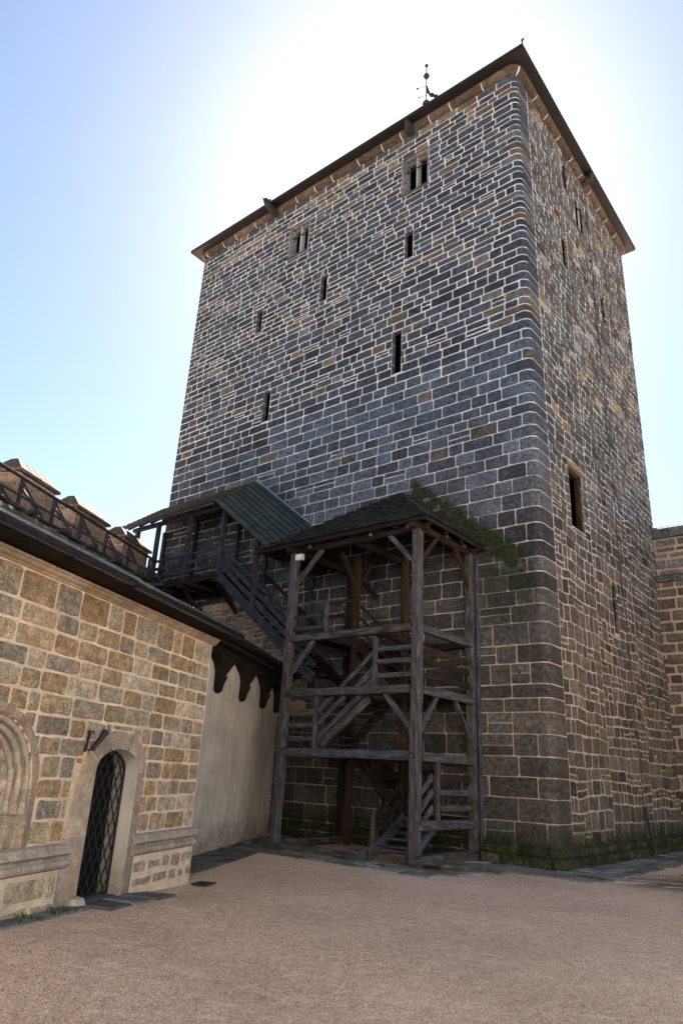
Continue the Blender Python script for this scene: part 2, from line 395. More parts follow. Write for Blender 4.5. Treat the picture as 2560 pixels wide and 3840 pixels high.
def reveal(m, fmap, h, depth, mi=1, c=(0.1, 0.1, 0.11), splay=0.0, floor=0.0):
    a, b, c0, d = h; s = splay
    F = lambda q, z, dd: fmap(q, z, dd)
    fr = [(a, c0), (b, c0), (b, d), (a, d)]; bk = [(a - s, c0), (b + s, c0), (b + s, d), (a - s, d)]
    n = 5
    for i in range(4):
        p, q = fr[i], fr[(i + 1) % 4]; p2, q2 = bk[i], bk[(i + 1) % 4]
        vert = abs(p[0] - q[0]) < 1e-6; nn = max(1, int(abs(q[1] - p[1]) / 0.32)) if vert else 1
        for k in range(nn):
            t0, t1 = k / nn, (k + 1) / nn
            gp = 0.012 / max(abs(q[1] - p[1]), .1) if vert else 0
            L = lambda P, Q, t: (P[0] + (Q[0] - P[0]) * t, P[1] + (Q[1] - P[1]) * t)
            A0, A1 = L(p, q, t0 + gp), L(p, q, t1 - gp); B0, B1 = L(p2, q2, t0 + gp), L(p2, q2, t1 - gp)
            kk = rnd.uniform(.7, 1.3); cc = tuple(x * kk for x in c)
            m.face([F(*A0, 0.01), F(*A1, 0.01), F(*B1, -depth), F(*B0, -depth)], mi, cc)
            if vert:
                e0, e1 = L(p, q, t1 - gp), L(p, q, min(1, t1 + gp)); f0, f1 = L(p2, q2, t1 - gp), L(p2, q2, min(1, t1 + gp))
                m.face([F(*e0, 0.0), F(*e1, 0.0), F(*f1, -depth), F(*f0, -depth)], 0)

def sweep(m, fmap, us, prof, mi=0, c=(1, 1, 1), caps=True):
    rows = [[fmap(q, z, d) for d, z in prof] for q in us]
    for i in range(len(us) - 1):
        for j in range(len(prof) - 1):
            m.face([rows[i][j], rows[i + 1][j], rows[i + 1][j + 1], rows[i][j + 1]], mi, c)
    if caps: m.face(list(reversed(rows[0])), mi, c); m.face(rows[-1], mi, c)

def tint(c, a, b, rv):
    k = rv.uniform(a, b); return (c[0] * k, c[1] * k * rv.uniform(.97, 1.03), c[2] * k * rv.uniform(.94, 1.04))

# ================================================================ GROUND
T_ORG = Vector((4.692, 15.331, 0)); T_ROT = R(140.3)
F_ORG = Vector((-1.978, 11.330, 0)); F_AZ = 16.0; F_ROT = R(90 - F_AZ)
P_ORG = Vector((-2.512, 14.572, 0)); P_AZ = 11.3; P_ROT = R(90 - P_AZ)
W_ORG = Vector((-6.111, 22.288, 0)); W_ROT = math.atan2(-0.97176, -0.23596)

def gz(x, y):
    d = Vector((x, y, 0)) - F_ORG; fd = Vector((sin(R(F_AZ)), cos(R(F_AZ)), 0)); fo = Vector((cos(R(F_AZ)), -sin(R(F_AZ)), 0))
    u = d.dot(fd); o = d.dot(fo)
    t = max(0, min(1, -u / 4.0)); k = max(0, 1 - abs(o) / 2.6)
    h = 0.15 * t * (k * k * (3 - 2 * k))
    return h + 0.012 * noise.noise(Vector((x * .7, y * .7, 0)))
m = MB()
def axis(a, b, s, lo, hi, n):
    v = []; x = a
    while x <= b + 1e-6: v.append(x); x += s
    L = [a - (a - lo) * (i / n) ** 2 for i in range(n, 0, -1)]; H = [b + (hi - b) * (i / n) ** 2 for i in range(1, n + 1)]
    return L + v + H
xs = axis(-9, 9, 0.25, -400, 400, 8); ys = axis(0, 20, 0.25, -400, 600, 8)
P = {}
for x in xs:
    for y in ys: P[(x, y)] = (x, y, gz(x, y) if abs(x) < 12 and -3 < y < 24 else 0.0)
for i in range(len(xs) - 1):
    for j in range(len(ys) - 1):
        m.face([P[(xs[i], ys[j])], P[(xs[i + 1], ys[j])], P[(xs[i + 1], ys[j + 1])], P[(xs[i], ys[j + 1])]])
g = m.build('ground', M['gravel'], None, smooth=True); g['kind'] = 'structure'

# loose gravel over the near courtyard
m = MB(); rv = random.Random(3)
for i in range(22000):
    y = 2.0 + 10 * rv.random() ** 1.7; x = rv.uniform(-0.75, 0.8) * (y * 0.62 + 0.6)
    if x < -2.0 - (11.3 - y) * 0.287 + .05: continue
    s = rv.uniform(.003, .0075) * (1.5 if rv.random() < .05 else 1); z = gz(x, y)
    b = rv.uniform(.5, 1.5); c = (.27 * b, .19 * b, .145 * b) if rv.random() < .7 else ((.42 * b, .38 * b, .34 * b) if rv.random() < .35 else (.09 * b, .08 * b, .08 * b))
    a = rv.random() * 6; q = [(x + s * cos(a + k * 1.57) * rv.uniform(.7, 1.3), y + s * sin(a + k * 1.57) * rv.uniform(.7, 1.3), z + s * .2) for k in range(4)]; t = (x, y, z + s * .95)
    for k in range(4): m.face([q[k], q[(k + 1) % 4], t], 0, c)
k_ = NT('pebbles'); k_.color(k_.attr()); k_.rough(0.9); M['peb'] = k_.m
o = m.build('loose_gravel', M['peb'], None, fix=False); o['kind'] = 'stuff'; o['label'] = 'loose brown and pale gravel strewn over the castle courtyard'; o['category'] = 'gravel'

def paving(name, org, rot, quads, seed, tone=(0.17, 0.175, 0.16), s0=.35, s1=.75):
    """slabs laid over strips: each strip (x0,x1,y0,y1,rows-along-x?)"""
    m = MB(); rv = random.Random(seed)
    for (x0, x1, y0, y1, along) in quads:
        A0, A1, B0, B1 = (x0, x1, y0, y1) if along == 'x' else (y0, y1, x0, x1)
        b = B0
        while b < B1 - .05:
            bh = min(rv.uniform(.24, .42), B1 - b)
            if B1 - b - bh < .15: bh = B1 - b
            a = A0 + rv.uniform(-.15, .1)
            while a < A1:
                aw = rv.uniform(s0, s1); e = min(a + aw, A1 + rv.uniform(-.06, .16))
                if e - a < .1: break
                g_ = .018; k = rv.uniform(.6, 1.4); c = (tone[0] * k, tone[1] * k, tone[2] * k * rv.uniform(.9, 1.1))
                z = .016 + rv.uniform(0, .016); tx, ty = rv.uniform(-.008, .008), rv.uniform(-.008, .008)
                j = lambda: rv.uniform(-.016, .016)
                r = [(a + g_ + j(), b + g_ + j()), (e - g_ + j(), b + g_ + j()), (e - g_ + j(), b + bh - g_ + j()), (a + g_ + j(), b + bh - g_ + j())]
                if along != 'x': r = [(q[1], q[0]) for q in r]
                def zz(q):
                    wx = org.x + q[0] * cos(rot) - q[1] * sin(rot); wy = org.y + q[0] * sin(rot) + q[1] * cos(rot); return gz(wx, wy)
                tp = [(q[0], q[1], z + zz(q) + tx * (1 if i in (1, 2) else -1) + ty * (1 if i > 1 else -1)) for i, q in enumerate(r)]; bt = [(q[0], q[1], -.06) for q in r]
                m.face(tp, 0, c)
                for i in range(4): m.face([tp[i], bt[i], bt[(i + 1) % 4], tp[(i + 1) % 4]], 0, c)
                a = e
            b += bh
    o = m.build(name, M['slab']); o.location = org; o.rotation_euler = (0, 0, rot); o['kind'] = 'structure'; return o
paving('stone_paving', T_ORG, T_ROT, [(-1.15, 1.75, .12, 1.25, 'x'), (.7, 1.75, 1.25, 2.6, 'x'), (.85, 5.6, 2.68, 3.45, 'x'), (5.6, 7.0, 1.2, 2.9, 'x'), (-1.25, -.16, -9.2, .1, 'y')], 5)
paving('stone_paving', F_ORG, F_ROT, [(-2.75, -1.15, -.52, -.06, 'x'), (-2.62, -1.86, -.04, .3, 'x'), (-6.5, -2.85, -.35, -.05, 'x')], 9, (0.15, 0.155, 0.16), .45, .9)
paving('stone_paving', P_ORG, P_ROT, [(-3.1, 5.3, -.95, -.06, 'x')], 11, (0.10, 0.10, 0.09))

# weeds in the joints
m = MB(); rv = random.Random(21); Rt = Matrix.Rotation(T_ROT, 3, 'Z'); Rf = Matrix.Rotation(F_ROT, 3, 'Z')
spots = [(T_ORG + Rt @ Vector((rv.uniform(.2, 1.7), rv.uniform(1.1, 1.9), 0)), 0) for _ in range(26)] + [(T_ORG + Rt @ Vector((rv.uniform(1.3, 4.8), rv.uniform(2.65, 3.45), 0)), 1) for _ in range(14)] \
    + [(T_ORG + Rt @ Vector((rv.uniform(-1.9, -1.1), rv.uniform(-5, -1), 0)), 0) for _ in range(16)] + [(F_ORG + Rf @ Vector((rv.uniform(-4.6, -3), rv.uniform(-.4, -.1), 0)), 1) for _ in range(9)]
for p, kd in spots:
    for q in range(rv.randint(7, 20)):
        a = rv.random() * 6.28; r_ = rv.uniform(.01, .1); l = rv.uniform(.02, .055); b = Vector((p.x + r_ * cos(a), p.y + r_ * sin(a), gz(p.x, p.y) + .02))
        t = b + Vector((cos(a) * l, sin(a) * l, rv.uniform(.015, .06))); sd_ = Vector((-sin(a), cos(a), 0)) * .008
        c = (.16, .11, .02) if kd == 0 and rv.random() < .6 else (.035, .075, .015)
        m.face([tuple(b - sd_), tuple(b + sd_), tuple(t)], 0, c)
o = m.build('weeds', M['peb'], None, fix=False); o['kind'] = 'stuff'; o['label'] = 'small green and yellow weeds in the joints of the paving'; o['category'] = 'weeds'

# ================================================================ TOWER
TW, TD, TH = 14.6, 9.9, 22.34
tower = empty('castle_tower', T_ORG, T_ROT, 'huge square stone castle tower of dark blocks with pale joints and rounded corners', 'tower')
CR = 0.2
def tmap(u, z, d):
    if u >= CR: return (u, d, z)
    if u <= -CR: return (-d, u, z)
    f = (CR - u) / (2 * CR) * pi / 2
    return (CR - (CR + d) * sin(f), -CR + (CR + d) * cos(f), z)
slitsL = [(3.72, 4.03, 17.08, 18.15), (7.30, 7.60, 17.0, 18.1), (10.48, 10.78, 16.95, 18.02), (4.08, 4.42, 12.95, 14.45), (9.62, 9.96, 12.95, 14.15)]
winsL = [(3.14, 4.2, 19.72, 21.38), (8.38, 9.42, 19.70, 21.30)]
slitsR = [(-3.28, -2.92, 16.95, 18.1), (-6.75, -6.42, 16.85, 18.0), (-5.1, -4.76, 5.62, 7.0), (-4.3, -4.12, 3.35, 3.95)]
winsR = [(-5.5, -4.5, 19.7, 21.3)]
doorR = [(-3.0, -2.05, 7.95, 9.65)]
holes = slitsL + winsL + slitsR + winsR + doorR
m = MB(); rv = random.Random(11)
backing(m, tmap, -TD, TW, 0.0, TH + 0.3, holes, extra=(-.2, -.15, -.1, -.05, 0, .05, .1, .15, .2))
def hL(z, rv):
    if z < 5: return rv.choice([.22, .3, .38, .42, .46, .5])
    if z < 9: return rv.uniform(.34, .46)
    if z < 13: return rv.uniform(.28, .36)
    if z < 16: return rv.uniform(.23, .33)
    return rv.uniform(.19, .29)
def wL(z, h, rv):
    if z < 5: return rv.uniform(.45, 1.15)
    if z < 13: return rv.uniform(.42, .95)
    return rv.uniform(.28, .8)
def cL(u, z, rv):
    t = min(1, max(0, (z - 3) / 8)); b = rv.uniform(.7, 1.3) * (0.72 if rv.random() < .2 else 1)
    lo = (.070, .062, .054); hi = (.032, .047, .068)  # upper stones bluer: skylight tint mixed into the block colour
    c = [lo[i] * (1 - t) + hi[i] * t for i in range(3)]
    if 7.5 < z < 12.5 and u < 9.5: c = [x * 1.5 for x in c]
    q = rv.random()
    if z > 13:
        if q < .03: c = [.085, .08, .066]
        elif q < .04: c = [.10, .075, .06]
        elif q < .13: c = [.07, .078, .082]
        if z > 20.9 and q > .65: c = [.10, .095, .082]
    elif q < .06: c = [.066, .066, .062]
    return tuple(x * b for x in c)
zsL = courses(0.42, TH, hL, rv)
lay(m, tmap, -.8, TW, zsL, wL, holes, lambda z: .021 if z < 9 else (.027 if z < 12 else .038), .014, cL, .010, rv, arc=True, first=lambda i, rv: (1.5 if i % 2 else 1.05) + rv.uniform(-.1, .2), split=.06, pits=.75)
lay(m, tmap, 1.66, TW, [0, .2, .42], wL, [], .02, .014, lambda u, z, rv: tint((.05, .045, .038), .6, 1.3, rv), .012, rv)
def hR(z, rv): return rv.uniform(.22, .42) if z < 8 else rv.uniform(.20, .32)
def wR(z, h, rv): return rv.uniform(.24, .66) if z < 9 else rv.uniform(.28, .70)
def cR(u, z, rv):
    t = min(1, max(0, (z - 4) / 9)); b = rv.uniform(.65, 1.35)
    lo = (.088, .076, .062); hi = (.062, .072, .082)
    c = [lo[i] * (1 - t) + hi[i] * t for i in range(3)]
    q = rv.random()
    if q < .05: c = [.13, .10, .065]
    elif q < .12 and z > 12: c = [.18, .185, .18]
    elif z > 13 and u < -3 and q < .22: c = [.10, .092, .072]
    elif q > .85: c = [.055, .052, .048]
    return tuple(x * b for x in c)
def tmapR(u, z, d):
    f = min(1, max(0, (-u - .8) / .8)) * min(1, max(0, (21.5 - z) / 2)) * min(1, max(0, (z - .4) / 1.0))
    return tmap(u, z + f * (.09 * noise.noise(Vector((u * .9, z * .45, 1))) + .03 * noise.noise(Vector((u * 2.7, z * 1.2, 5)))), d + .012 * noise.noise(Vector((u * 1.3, z * 1.3, 9))) + .004)
# rubble-faced right side: three bands whose courses do not line up
ub = [-TD, -6.6, -3.4, -.8]
for i in range(3):
    zsR = courses(0.42, TH, hR, rv)
    lay(m, tmapR, ub[i], ub[i + 1], zsR, wR, holes, .034, .012, cR, .018, rv, split=.12, gu=1.9, pits=.3)
for h in slitsL: reveal(m, tmap, h, .17, c=(.085, .09, .10))
for h in slitsR: reveal(m, tmap, h, .06, c=(.09, .08, .07))
for h in winsL: reveal(m, tmap, h, .34, c=(.10, .10, .105))
for h in winsR: reveal(m, tmap, h, .05, c=(.10, .10, .105))
for h in doorR: reveal(m, tmap, h, .10, c=(.12, .13, .10))
# far sides and lid
m.face([(TW, 0, 0), (TW, -TD, 0), (TW, -TD, TH + .3), (TW, 0, TH + .3)], 1, (.1, .1, .1)); m.face([(TW, -TD, 0), (0, -TD, 0), (0, -TD, TH + .3), (TW, -TD, TH + .3)], 1, (.1, .1, .1))
m.face([(0.1, -.1, TH + .29), (TW, -.1, TH + .29), (TW, -TD, TH + .29), (0.1, -TD, TH + .29)], 1, (.05, .05, .05))
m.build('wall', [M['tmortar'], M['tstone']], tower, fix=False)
# mossy plinth
m = MB(); rv = random.Random(5)
pm = lambda u, z, d: tmap(u, z, d + .09 + (.04 if z < .2 else 0))
backing(m, pm, -TD, 1.66, -.05, .40, [], tone=(.02, .02, .015), extra=(-.2, -.13, -.065, 0, .065, .13, .2)); lay(m, pm, -TD, 1.66, [0, .22, .40], lambda z, h, rv: rv.uniform(.25, .7), [], .035, .035, lambda u, z, rv: tint((.06, .058, .045), .5, 1.5, rv), .02, rv, arc=True)
sweep(m, tmap, [-TD, -5, -.2, -.13, -.065, 0, .065, .13, .2, 1.66], [(.10, .40), (-.0, .46)], 1, (.06, .055, .045), caps=False)
m.build('plinth', [M['base'], M['base']], tower)
# roll moulding below the eaves
m = MB(); rv = random.Random(6)
prof = [(.0, 22.33), (.08, 22.34), (.15, 22.38), (.20, 22.45), (.21, 22.51), (.19, 22.57), (.14, 22.62), (0, 22.64)]
sweep(m, tmap, [-TD, -5, -.2, -.13, -.065, 0, .065, .13, .2, 5, TW], [(a * .93, z) for a, z in prof], 0, (1, 1, 1), caps=False)
u = -TD
while u < TW:
    e = min(u + rv.uniform(.75, 1.25), TW)
    us = [u + .02] + [q for q in (-.2, -.13, -.065, 0, .065, .13, .2) if u + .02 < q < e - .02] + [e - .02]
    b = rv.uniform(.7, 1.3); sweep(m, tmap, us, prof, 1, (.055 * b, .045 * b, .037 * b)); u = e
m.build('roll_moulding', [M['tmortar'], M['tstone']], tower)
# roof
OV = .45; ZE = 22.61
m = MB()
x0, x1, y0, y1 = -OV, TW + OV, -TD - OV, OV
rl, rrr, ry, rz = 5.2, TW - 5.2, -TD / 2, 28.2
E0 = [(x0, y1, ZE), (x1, y1, ZE), (x1, y0, ZE), (x0, y0, ZE)]; E1 = [(a, b, ZE + .08) for a, b, c in E0]
RA, RB = (rl, ry, rz), (rrr, ry, rz)
m.face([E1[0], E1[1], RB, RA]); m.face([E1[1], E1[2], RB]); m.face([E1[2], E1[3], RA, RB]); m.face([E1[3], E1[0], RA])
for i in range(4): m.face([E0[i], E0[(i + 1) % 4], E1[(i + 1) % 4], E1[i]])
I = [(.1, -.1, 22.62), (TW - .1, -.1, 22.62), (TW - .1, -TD + .1, 22.62), (.1, -TD + .1, 22.62)]
for i in range(4): m.face([E0[i], E0[(i + 1) % 4], I[(i + 1) % 4], I[i]])
roof = m.build('roof', M['eave'], tower)
m = MB()
for i in range(4):
    a, b = Vector(E0[i]), Vector(E0[(i + 1) % 4]); m.beam(a + Vector((0, 0, .09)), b + Vector((0, 0, .09)), .05, .07)
m.tube([(x0, y1, ZE + .05), (x0 - .05, y1 + .05, ZE + .22)], .025, 6); m.tube([(x0 - .10, y1 + .05, ZE + .22), (x0, y1 + .05, ZE + .20)], .03, 6)
m.build('eaves_trim', M['eave'], roof)
# weathervane
vx, vy = 6.45, -5.0
m = MB(); m.tube([(vx, vy, 28.2), (vx, vy, 33.25)], .03, 6)
vane = m.build('weathervane', M['iron'], tower)
for z, r_ in ((33.25, .09), (32.55, .15), (30.75, .19)):
    m = MB(); m.lathe((vx, vy, z), [(0, -r_), (r_ * .7, -r_ * .7), (r_, 0), (r_ * .7, r_ * .7), (0, r_)], 10); m.build('finial_ball', M['iron'], vane)
m = MB(); m.lathe((vx, vy, 28.7), [(.5, -.6), (.3, .3), (.12, 1.2), (.05, 2.0)], 10)
m.build('pole_socket', M['iron'], vane)
m = MB()
fl = [(0, 32.0), (-.10, 31.85), (-.22, 31.6), (-.36, 31.75), (-.5, 31.7), (-.62, 31.82), (-.8, 31.7), (-1.05, 31.75), (-1.3, 31.5), (-1.1, 31.55), (-.9, 31.4), (-.76, 31.52), (-.6, 31.3), (-.45, 31.5), (-.25, 31.35), (-.1, 31.5), (0, 31.4)]
m.prism(fl, lambda a, b: (vx + .34 * a + .012, vy + .94 * a, b), lambda a, b: (vx + .34 * a - .012, vy + .94 * a, b))
m.tube([(vx, vy, 31.9), (vx + .5, vy, 32.1)], .015, 5); m.lathe((vx + .5, vy, 32.1), [(0, -.09), (.06, 0), (0, .09)], 8)
m.tube([(vx, vy, 31.3), (vx + .4, vy, 31.45)], .015, 5); m.lathe((vx + .4, vy, 31.45), [(0, -.07), (.05, 0), (0, .07)], 8)
m.build('flag', M['iron'], vane)
# gargoyles
def gargoyle(u, L, side='L'):
    m = MB(); f = (lambda a, d, z: (a, d, z)) if side == 'L' else (lambda a, d, z: (-d, a, z))
    pr = [(-.11, 22.26), (.11, 22.26), (.13, 22.42), (.10, 22.54), (-.10, 22.54), (-.13, 22.42)]
    sec = [(0, 1, 0), (.25, 1, 0), (L * .6, .8, .03), (L * .8, 1.0, .08), (L, .55, .16)]
    rings = [[f(u + a * s_, d, 22.40 + (z - 22.40) * s_ + dz) for a, z in pr] for d, s_, dz in sec]
    c = (.03, .03, .03)
    for i in range(len(rings) - 1):
        for j in range(6): m.face([rings[i][j], rings[i][(j + 1) % 6], rings[i + 1][(j + 1) % 6], rings[i + 1][j]], 0, c)
    m.face(rings[-1], 0, c); m.face(list(reversed(rings[0])), 0, c)
    if L > .7:
        for sx in (-1, 1): m.tube([f(u + sx * .07, L * .78, 22.56), f(u + sx * .12, L * .72, 22.70)], .05, 6, 0, c, r1=.015)
        m.tube([f(u, L * .9, 22.44), f(u, L + .12, 22.56)], .06, 6, 0, c, r1=.02)
    m.build('gargoyle', M['tstone'], tower)
gargoyle(10.2, .78); gargoyle(3.8, .42); gargoyle(-5.45, .48, 'R')
# mullioned windows
def mull(h, side):
    a, b, c0, d = h; ds = 1.0 if side == 'L' else .2
    def tm(u, z, dd): return tmap(u, z, dd * ds)
    m = MB()
    def box(u0_, u1_, z0_, z1_, d0, d1, mm=m, c=(.13, .14, .155)):
        P_ = [tm(u0_, z0_, d0), tm(u1_, z0_, d0), tm(u1_, z0_, d1), tm(u0_, z0_, d1), tm(u0_, z1_, d0), tm(u1_, z1_, d0), tm(u1_, z1_, d1), tm(u0_, z1_, d1)]
        for q in ((0, 3, 2, 1), (4, 5, 6, 7), (0, 1, 5, 4), (1, 2, 6, 5), (2, 3, 7, 6), (3, 0, 4, 7)): mm.face([P_[i] for i in q], 0, c)
    for k, (e, dd) in enumerate(((.0, -.02), (.055, -.09), (.10, -.17))):
        box(b - e - .07, b - e - .002, c0 + .08, d - .08, dd - .10, dd); box(a + e + .002, a + e + .07, c0 + .08, d - .08, dd - .10, dd)
    box(a + .002, b - .002, d - .10, d - .002, -.30, -.05, c=(.12, .125, .14)); box(a + .004, b - .004, c0 + .002, c0 + .09, -.30, .03, c=(.05, .06, .045))
    for q in (a + .30, b - .30):
        box(q - .19, q + .19, d - .24, d - .102, -.26, -.16, c=(.10, .10, .10))
    fr = m.build('window', M['tstone'], tower)
    m = MB(); cm = (a + b) / 2
    prof = [(-.075, -.26), (-.05, -.14), (-.02, -.10), (.02, -.10), (.05, -.14), (.075, -.26)]
    A = [tm(cm + p, c0 + .09, dd) for p, dd in prof]; B = [tm(cm + p, d - .102, dd) for p, dd in prof]
    for i in range(6): m.face([A[i], A[(i + 1) % 6], B[(i + 1) % 6], B[i]], 0, (.24, .25, .28))
    m.face(A, 0, (.24, .25, .28)); m.face(list(reversed(B)), 0, (.24, .25, .28)); m.build('mullion', M['dress'], fr)
    m = MB()
    for zz in (c0 + (d - c0) * .66,): m.beam(tm(a + .01, zz, -.10), tm(b - .01, zz, -.10), .035, .035)
    m.build('iron_bar', M['iron'], fr)
for h in winsL: mull(h, 'L')
for h in winsR: mull(h, 'R')
# wooden frame and lintel of the high doorway
h = doorR[0]; m = MB()
TM0 = tmap
def tmap_in(u, z, d): return TM0(u, z, d + .12)
def tb(m, a, b, w_, hh): m.beam(tmap(*a), tmap(*b), w_, hh, wob=0)
m.beam(tmap_in(h[0] + .09, h[2], -.22), tmap_in(h[0] + .09, h[3], -.22), .14, .14); m.beam(tmap_in(h[1] - .06, h[2], -.22), tmap_in(h[1] - .06, h[3], -.22), .10, .14); m.beam(tmap_in(h[0], h[3] - .06, -.22), tmap_in(h[1], h[3] - .06, -.22), .14, .12)
m.build('door_frame', M['brown'], tower)
m = MB(); m.beam(tmap(h[0] - .12, h[3] + .07, .02), tmap(h[1] + .1, h[3] + .07, .02), .10, .10, c=(.25, .17, .12)); m.build('lintel', M['dress'], tower)
# lightning conductor
m = MB(); pts = []
for i in range(30):
    z = 21.9 - i * 21.6 / 29; pts.append(tmap(-5.56 + .06 * sin(i * 1.1), z, .07))
m.tube(pts, .012, 5)
wire = m.build('lightning_conductor', M['iron'], tower)
for z in (20.6, 18.9, 15.6, 12.1, 10.3, 8.8, 7.1, 5.2, 3.7, 2.4, 1.4):
    m = MB(); m.beam(tmap(-5.66, z, .05), tmap(-5.46, z, .05), .02, .025); m.beam(tmap(-5.56, z, .0), tmap(-5.56, z, .08), .02, .02); m.build('clip', M['iron'], wire)
m = MB(); m.tube([tmap(-5.53, 1.15, .1), tmap(-5.53, .1, .24)], .028, 6); m.beam(tmap(-5.66, .95, .11), tmap(-5.40, .95, .11), .04, .05); m.build('ground_rod', M['iron'], wire)
m = MB(); m.beam(tmap(-3.6, 20.6, .06), tmap(-3.55, 21.55, .06), .06, .05); m.beam(tmap(-3.75, 21.1, .06), tmap(-3.38, 21.1, .06), .05, .05); m.build('wall_anchor', M['iron'], tower)

# ================================================================ shingled roof helper
def shingles(m, A, B, C_, D_, row=.26, wd=.11, th=.042, seed=1, tone=(.046, .054, .064)):
    """A-B eave (left, right), D_-C_ top edge: lays rows of riven shingles on the plane quad"""
    rv = random.Random(seed); A, B, C_, D_ = map(Vector, (A, B, C_, D_))
    nrm = (B - A).cross(D_ - A).normalized()
    if nrm.z < 0: nrm = -nrm
    ex = (B - A).normalized(); ey = nrm.cross(ex)
    if ey.z < 0: ey = -ey
    H = max((D_ - A).dot(ey), (C_ - A).dot(ey)); xD, yD, xC, yC, xB = (D_ - A).dot(ex), (D_ - A).dot(ey), (C_ - A).dot(ex), (C_ - A).dot(ey), (B - A).dot(ex)
    n = max(1, int(round(H / row))); row = H / n
    def lim(y):
        l = xD * min(1, y / yD) if yD > 1e-6 else 0; r_ = xB + (xC - xB) * min(1, y / yC) if yC > 1e-6 else xB
        return l, r_
    for k in range(n):
        ya = k * row - (0.02 if k else .05); yb = min(ya + row * 1.75, H)
        la, ra = lim(max(0, ya)); lb, rb = lim(yb); x = min(la, lb) - rv.random() * wd; 
        x = la - rv.random() * wd; rb_ = rv.uniform(.78, 1.25)
        while x < ra:
            e = x + wd * rv.uniform(.75, 1.25); s0 = max(x, la); s1 = min(e, ra); x = e
            if s1 - s0 < .02: continue
            t0 = min(max(s0, lb), rb); t1 = min(max(s1, lb), rb)
            jy = rv.uniform(-.012, .012); b = rv.uniform(.55, 1.5) * rb_; c = (tone[0] * b, tone[1] * b, tone[2] * b)
            dz = rv.uniform(0, .008)
            P0 = A + ex * (s0 + .004) + ey * (ya + jy) + nrm * (th * 1.9 + dz); P1 = A + ex * (s1 - .004) + ey * (ya + jy) + nrm * (th * 1.9 + dz)
            Q0 = A + ex * (t0 + .004) + ey * yb + nrm * .004; Q1 = A + ex * (t1 - .004) + ey * yb + nrm * .004
            dn = nrm * th
            m.face([tuple(P0), tuple(P1), tuple(Q1), tuple(Q0)], 0, c)
            m.face([tuple(P0 - dn), tuple(P1 - dn), tuple(P1), tuple(P0)], 0, (.006, .006, .006)); m.face([tuple(P0 - dn), tuple(P0), tuple(Q0)], 0, c); m.face([tuple(P1), tuple(P1 - dn), tuple(Q1)], 0, c)  # butt ends painted near black as shadow lines between the rows

# ================================================================ TIMBER STAIR TOWER
st = empty('timber_stair_tower', T_ORG + Rt @ Vector((3.6, 1.2, 0)), T_ROT, 'open weathered timber stair tower with shingled roof built against the stone tower', 'staircase')
def L(x, y, z): return (x - 3.6, y - 1.2, z)
sA, sB, tF, tW = 1.82, 5.52, 2.42, .14
PW = .20
# sill frame
one_beam('sill_beam', L(1.55, tF + .08, .10), L(1.82, tF + .08, .10), .34, .24, M['wood'], st)
one_beam('sill_beam', L(sA + .04, tF - .1, .10), L(sA + .04, 0.02, .10), .26, .20, M['wood'], st)
one_beam('sill_beam', L(2.95, tF + .12, .09), L(3.3, tF + .12, .09), .30, .20, M['wood'], st)
one_beam('sill_beam', L(3.28, tF + .05, .05), L(6.1, tF + .05, .05), .2, .16, M['wood'], st)
one_beam('sill_beam', L(sB, tF - .1, .08), L(sB, 0.05, .08), .22, .18, M['wood'], st)
def post(s, t, z0=.2, z1=6.85, w_=PW, mat='wood'): return one_beam('post', L(s, t, z0), L(s, t, z1), w_, w_, M[mat], st, wob=.014)
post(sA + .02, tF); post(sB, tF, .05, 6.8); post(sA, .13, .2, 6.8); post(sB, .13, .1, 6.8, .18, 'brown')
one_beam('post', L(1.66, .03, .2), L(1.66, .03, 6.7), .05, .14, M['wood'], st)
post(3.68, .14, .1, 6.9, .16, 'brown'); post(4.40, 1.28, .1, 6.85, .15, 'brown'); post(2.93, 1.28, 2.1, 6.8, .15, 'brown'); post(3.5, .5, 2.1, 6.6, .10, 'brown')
levels = [(1.92, 2.10), (3.23, 3.40), (4.52, 4.68)]
for z0, z1 in levels:
    zc, hh = (z0 + z1) / 2, z1 - z0
    one_beam('beam', L(sA + .13, tF + .04, zc), L(sB - .05, tF + .04, zc), .14, hh, M['wood'], st)
    one_beam('beam', L(sA - .04, tF - .10, zc - .01), L(sA - .04, .02, zc - .01), .13, hh, M['wood'], st)
    one_beam('beam', L(sB, tF - .10, zc), L(sB, .10, zc), .12, hh, M['wood'], st)
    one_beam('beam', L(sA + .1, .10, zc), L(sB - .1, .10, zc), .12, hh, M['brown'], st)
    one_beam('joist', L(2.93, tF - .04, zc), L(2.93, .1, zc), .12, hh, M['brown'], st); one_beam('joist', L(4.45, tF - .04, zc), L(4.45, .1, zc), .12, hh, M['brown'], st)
one_beam('beam', L(sA - .05, tF + .1, .73), L(sA - .05, -.0, .73), .14, .18, M['wood'], st)
# wall plates under the roof
for a, b in (((sA - .25, tF, 6.84), (sB + .25, tF, 6.84)), ((sA, tF + .3, 6.86), (sA, 0, 6.86)), ((sB, tF + .3, 6.86), (sB, 0, 6.86)), ((3.68, tF + .1, 6.86), (3.68, 0, 6.86))):
    one_beam('wall_plate', L(*a), L(*b), .15, .16, M['brown'], st)
